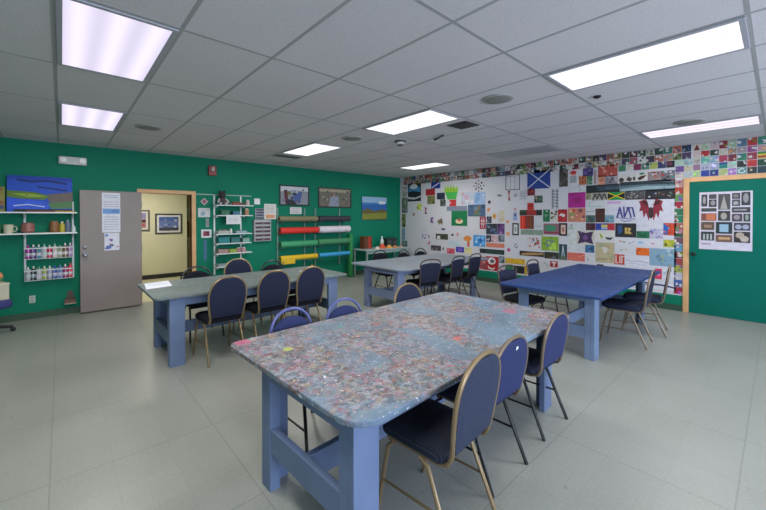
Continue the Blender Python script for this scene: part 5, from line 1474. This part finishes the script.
def make_chair(label, fab, seatfab, frame, legm, shape='arch', slot=False, zt_=.93, wid=.215):
    t = thing('stacking_chair', label, 'chair', (0, 0, 0), 0, 'upholstered stacking chairs around the work tables')
    zb = .50
    z1 = zt_ - (.21 if shape == 'arch' else .09)

    def yb(z):
        return -.225 - (z - .46) * .15

    def hw(z):
        if z < z1:
            return wid - .04 + min(1, (z - zb) / (z1 - zb) * 1.15) ** .8 * .027
        q = (z - z1) / (zt_ - z1)
        return (wid - .013) * (1 - q ** (2.2 if shape == 'arch' else 2.6)) ** (1 / (2.2 if shape == 'arch' else 2.6))

    # back frame tube
    pts = []
    N = 9
    side = [(hw(zb + (z1 - zb) * i / 4), zb + (z1 - zb) * i / 4) for i in range(5)]
    top_ = []
    for i in range(1, 2 * N):
        a = pi * i / (2 * N)
        e = 2 / (2.2 if shape == 'arch' else 2.6)
        c_, s_ = cos(a), sin(a)
        top_.append(((wid - .013) * math.copysign(abs(c_) ** e, c_), z1 + (zt_ - z1) * abs(s_) ** e))
    low = [(wid - .04, .17, .425), (wid - .04, -.15, .425), (wid - .04, -.205, .44), (wid - .04, -.222, .47)]
    path = low + [(x, yb(z), z) for x, z in side] + [(x, yb(z), z) for x, z in top_] + [(-x, yb(z), z) for x, z in side[::-1]] + [(-x, y, z) for x, y, z in low[::-1]]
    mb = MB(); mb.tube(path, .0115, frame, 8); mb.build('back_frame', t)
    # cushioned back
    zp = zt_ - (.058 if slot else .016)
    rows_, colsn = 14, 8
    vs, fs = [], []
    for side_ in (0, 1):
        for i in range(rows_ + 1):
            z = zb + (zp - zb) * (1 - (1 - i / rows_) ** 1.35)
            if slot:
                q = max(0, (z - z1)) / max(1e-6, (zp - z1))
                h_ = min(hw(min(z, z1)), (wid - .02) * (1 - q ** 2.4) ** (1 / 2.4)) if z > z1 else hw(z)
            else:
                h_ = hw(z)
            h_ = max(h_ - .010, .02)
            for j in range(colsn + 1):
                s_ = -1 + 2 * j / colsn
                e_ = min(1 - abs(s_), 1.0)
                puff = .016 * min(1, e_ * 4) * min(1, 6 * i / rows_ + .2, 6 * (rows_ - i) / rows_ + .15)
                vs.append((s_ * h_, yb(z) + (puff + .002 if side_ == 0 else -.010 - puff * .3), z))
    n_ = (rows_ + 1) * (colsn + 1)
    for side_ in (0, 1):
        for i in range(rows_):
            for j in range(colsn):
                a = side_ * n_ + i * (colsn + 1) + j
                fs.append((a, a + 1, a + colsn + 2, a + colsn + 1))
    ring = [j for j in range(colsn + 1)] + [i * (colsn + 1) + colsn for i in range(1, rows_ + 1)] + [rows_ * (colsn + 1) + j for j in range(colsn - 1, -1, -1)] + [i * (colsn + 1) for i in range(rows_ - 1, 0, -1)]
    for k in range(len(ring)):
        a, b = ring[k], ring[(k + 1) % len(ring)]
        fs.append((a, b, b + n_, a + n_))
    mb = MB(); mb.add(vs, fs, fab, True); mb.build('backrest', t)
    # seat cushion
    pr = rrect(-.2, .2, -.2, .225, (.07, .07, .05, .05), 6)
    vs, fs = [], []
    lev = [(.93, .432), (1.0, .445), (1.01, .465), (.985, .482), (.90, .494), (.6, .500)]
    n_ = len(pr)
    for s_, z in lev:
        vs += [(x * s_, .0125 + (y - .0125) * s_, z) for x, y in pr]
    for i in range(len(lev) - 1):
        for k in range(n_):
            fs.append((i * n_ + k, i * n_ + (k + 1) % n_, (i + 1) * n_ + (k + 1) % n_, (i + 1) * n_ + k))
    fs.append(tuple(range(n_))[::-1])
    fs.append(tuple((len(lev) - 1) * n_ + k for k in range(n_)))
    mb = MB(); mb.add(vs, fs, seatfab, True); mb.build('seat', t)
    for s in (-1, 1):
        mb = MB(); mb.tube([(s * (wid - .03), .12, .415), (s * (wid - .028), .16, .38), (s * (wid - .012), .225, .0)], .0115, legm, 8); mb.build('leg', t)
        mb = MB(); mb.tube([(s * (wid - .03), -.05, .415), (s * (wid - .028), -.10, .39), (s * (wid - .012), -.265, .0)], .0115, legm, 8); mb.build('leg', t)
        mb = MB(); mb.tube([(s * (wid - .018), .19, .19), (s * (wid - .018), -.18, .20)], .007, legm, 7); mb.build('stretcher', t)
    mb = MB(); mb.tube([(-(wid - .03), .15, .415), ((wid - .03), .15, .415)], .009, legm, 7); mb.build('crossbar', t)
    return t


CH = {}
NEWC = dict(
    dotted=('', F_DOT, F_SEATDOT, C_GOLD, C_GOLD, 'arch', False, .935),
    navyblack=('', F_BLUE, F_NAVY, C_TAN, C_BLACK, 'arch', False, .87),
    lilac=('', F_BLUE, F_NAVY, C_LILAC, C_BLACK, 'arch', True, .875, .198),
    gold=('', F_NAVY, F_SEAT, C_GOLD, C_GOLD, 'arch', False, .94),
    roundback=('', F_NAVY, F_SEAT, C_GOLD, C_GOLD, 'arch', False, .90),
    dark=('', F_SEAT, F_SEAT, C_BLACK, C_BLACK, 'arch', True, .89),
    square=('', F_NAVY, F_SEAT, C_BROWN, C_BROWN, 'square', True, .885),
    brown=('', F_NAVY, F_NAVY, C_TAN, C_TAN, 'arch', False, .93))


def chair(kind, x, y, deg, label):
    if kind not in CH:
        CH[kind] = make_chair(label, *NEWC[kind][1:])
        CH[kind].location = (x, y, 0)
        CH[kind].rotation_euler = (0, 0, radians(deg))
        return CH[kind]
    return dup(CH[kind], (x, y, 0), radians(deg), label)


# front table
chair('dotted', 1.48, 1.235, 4, 'gold-framed chair with dotted navy fabric, first along the open side of the splattered table')
g2 = chair('navyblack', 2.01, 1.34, 0, 'plain blue black-legged chair with a white sticker, next after the dotted chair')
chair('navyblack', 2.74, 1.37, 0, 'plain blue chair with black legs at the far end of the splattered table')
chair('lilac', 1.34, 2.26, 184, 'chair with a lilac arched frame and hand slot behind the pink-stained table corner')
chair('lilac', 1.81, 2.25, 178, 'chair with a lilac arched frame, second behind the splattered table')
chair('roundback', 2.64, 2.27, 180, 'gold-framed round-backed chair, last behind the splattered table')
# table by the door
chair('gold', 1.335, 4.29, 3, 'gold-framed chair pulled out closest to the paper end of the grey-green table')
chair('gold', 1.90, 4.35, 2, 'gold-framed chair, middle one on the near side of the grey-green table')
chair('gold', 2.41, 4.34, 0, 'gold-framed chair at the far end of the near side of the grey-green table')
chair('dark', 1.40, 5.18, 180, 'dark open-slotted chair behind the grey-green table, in line with the doorway')
chair('gold', 2.00, 5.30, 176, 'round-backed gold-framed chair behind the grey-green table, before the short shelves')
chair('dark', 2.50, 5.12, 182, 'dark chair almost hidden behind the grey-green table, before the paper organizer')
# far corner table
chair('square', 4.60, 4.12, -14, 'square-topped dark chair with a hand slot on the near side of the far corner table')
chair('square', 5.28, 4.13, 4, 'tall narrow-looking dark chair, middle one on the near side of the far corner table')
chair('square', 5.85, 4.15, 3, 'tall narrow-looking dark chair at the mural end of the far corner table')
chair('dark', 4.95, 5.32, 178, 'dark chair with splayed legs behind the far corner table, before the wooden box')
chair('dark', 5.40, 5.05, 184, 'dark open-framed chair behind the far corner table, middle of the three there')
chair('dark', 5.90, 5.03, 180, 'dark chair behind the far corner table, last before the mural wall')
# blue table
chair('brown', 5.37, 1.32, 4, 'tan-framed chair seen side-on at the near edge of the blue table')
chair('brown', 6.07, 1.27, 8, 'tan-framed chair seen side-on, closer to the green door at the blue table')
chair('square', 4.76, 2.36, 172, 'dark chair at the far side of the blue table by its end facing the room')
chair('square', 5.74, 2.42, 180, 'dark chair behind the blue table in front of the yellow strip painting')

# white sticker on the second chair's back
mb = MB(); mb.prism([(-.012, -.01), (.014, -.002), (.012, .012), (-.008, .01)], 0, .001, M_WHITE)
for v in mb.v:
    v[:] = (v.x + .02, -.225 - .34 * .15 - .0165 - v.z, v.y + .80)
st = mb.build('sticker', g2)

# ------------------------------------------------------------------ swivel chair at the edge of the view
t = thing('swivel_chair', 'blue swivel chair with a black star base beside the paint racks', 'chair', (-.80, 7.05, 0), .5)
for k in range(5):
    a = 2 * pi * k / 5 - .25
    c_, s_ = cos(a), sin(a)
    mb = MB(); mb.tube([(0, 0, .10), (c_ * .15, s_ * .15, .095), (c_ * .30, s_ * .30, .065)], .022, M_BLACK, 8); lg = mb.build('leg', t)
    mb = MB(); mb.lathe([(.028, -.012), (.030, 0), (.028, .012)], M_BLACK, 14, Matrix.Translation((c_ * .30, s_ * .30, .03)) @ Matrix.Rotation(a, 4, 'Z'), axis='y'); mb.build('caster', lg)
MB().lathe([(.03, .08), (.026, .1), (.026, .36)], M_BLACK, 14).build('post', t)
mb = MB(); mb.prism(rrect(-.24, .24, -.24, .24, (.08,) * 4), .36, .47, mat('353a74', .85)); mb.build('seat', t, bevel=.03, seg=3)
mb = MB(); mb.tube([(-.2, 0, .40), (-.29, 0, .42), (-.29, 0, .7), (-.26, 0, .8)], .02, M_BLACK, 8); mb.build('back_bar', t)
mb = MB(); mb.prism(rrect(-.2, .2, 0, .4, (.08,) * 4), -.03, .03, mat('2a2f5c', .85))
for v in mb.v:
    v[:] = (v.z - .25, v.x, v.y + .62)
mb.build('backrest', t, bevel=.02)
t = thing('cardboard_box', 'cream cardboard box on the seat of the blue swivel chair', 'box', (-.74, 7.05, .471), .4)
mb = MB(); mb.box(-.17, .17, -.13, .13, 0, .20, mat('b9b3a0', .7)); mb.build('body', t, bevel=.003)
mb = MB(); mb.box(-.175, .175, -.135, .135, .2005, .225, mat('cdc6ae', .7)); mb.build('lid', t, bevel=.003)
t = thing('plush_ball', 'orange and green fabric ball on the cream box on the swivel chair', 'ball', (-.66, 7.03, .697))
pts = [(.07 * sin(pi * i / 8) + .002, .08 - .08 * cos(pi * i / 8)) for i in range(9)]
MB().lathe(pts[:5], mat('5c8a50', .8), 16).build('lower_half', t)
MB().lathe(pts[4:], mat('c9805a', .8), 16).build('upper_half', t)
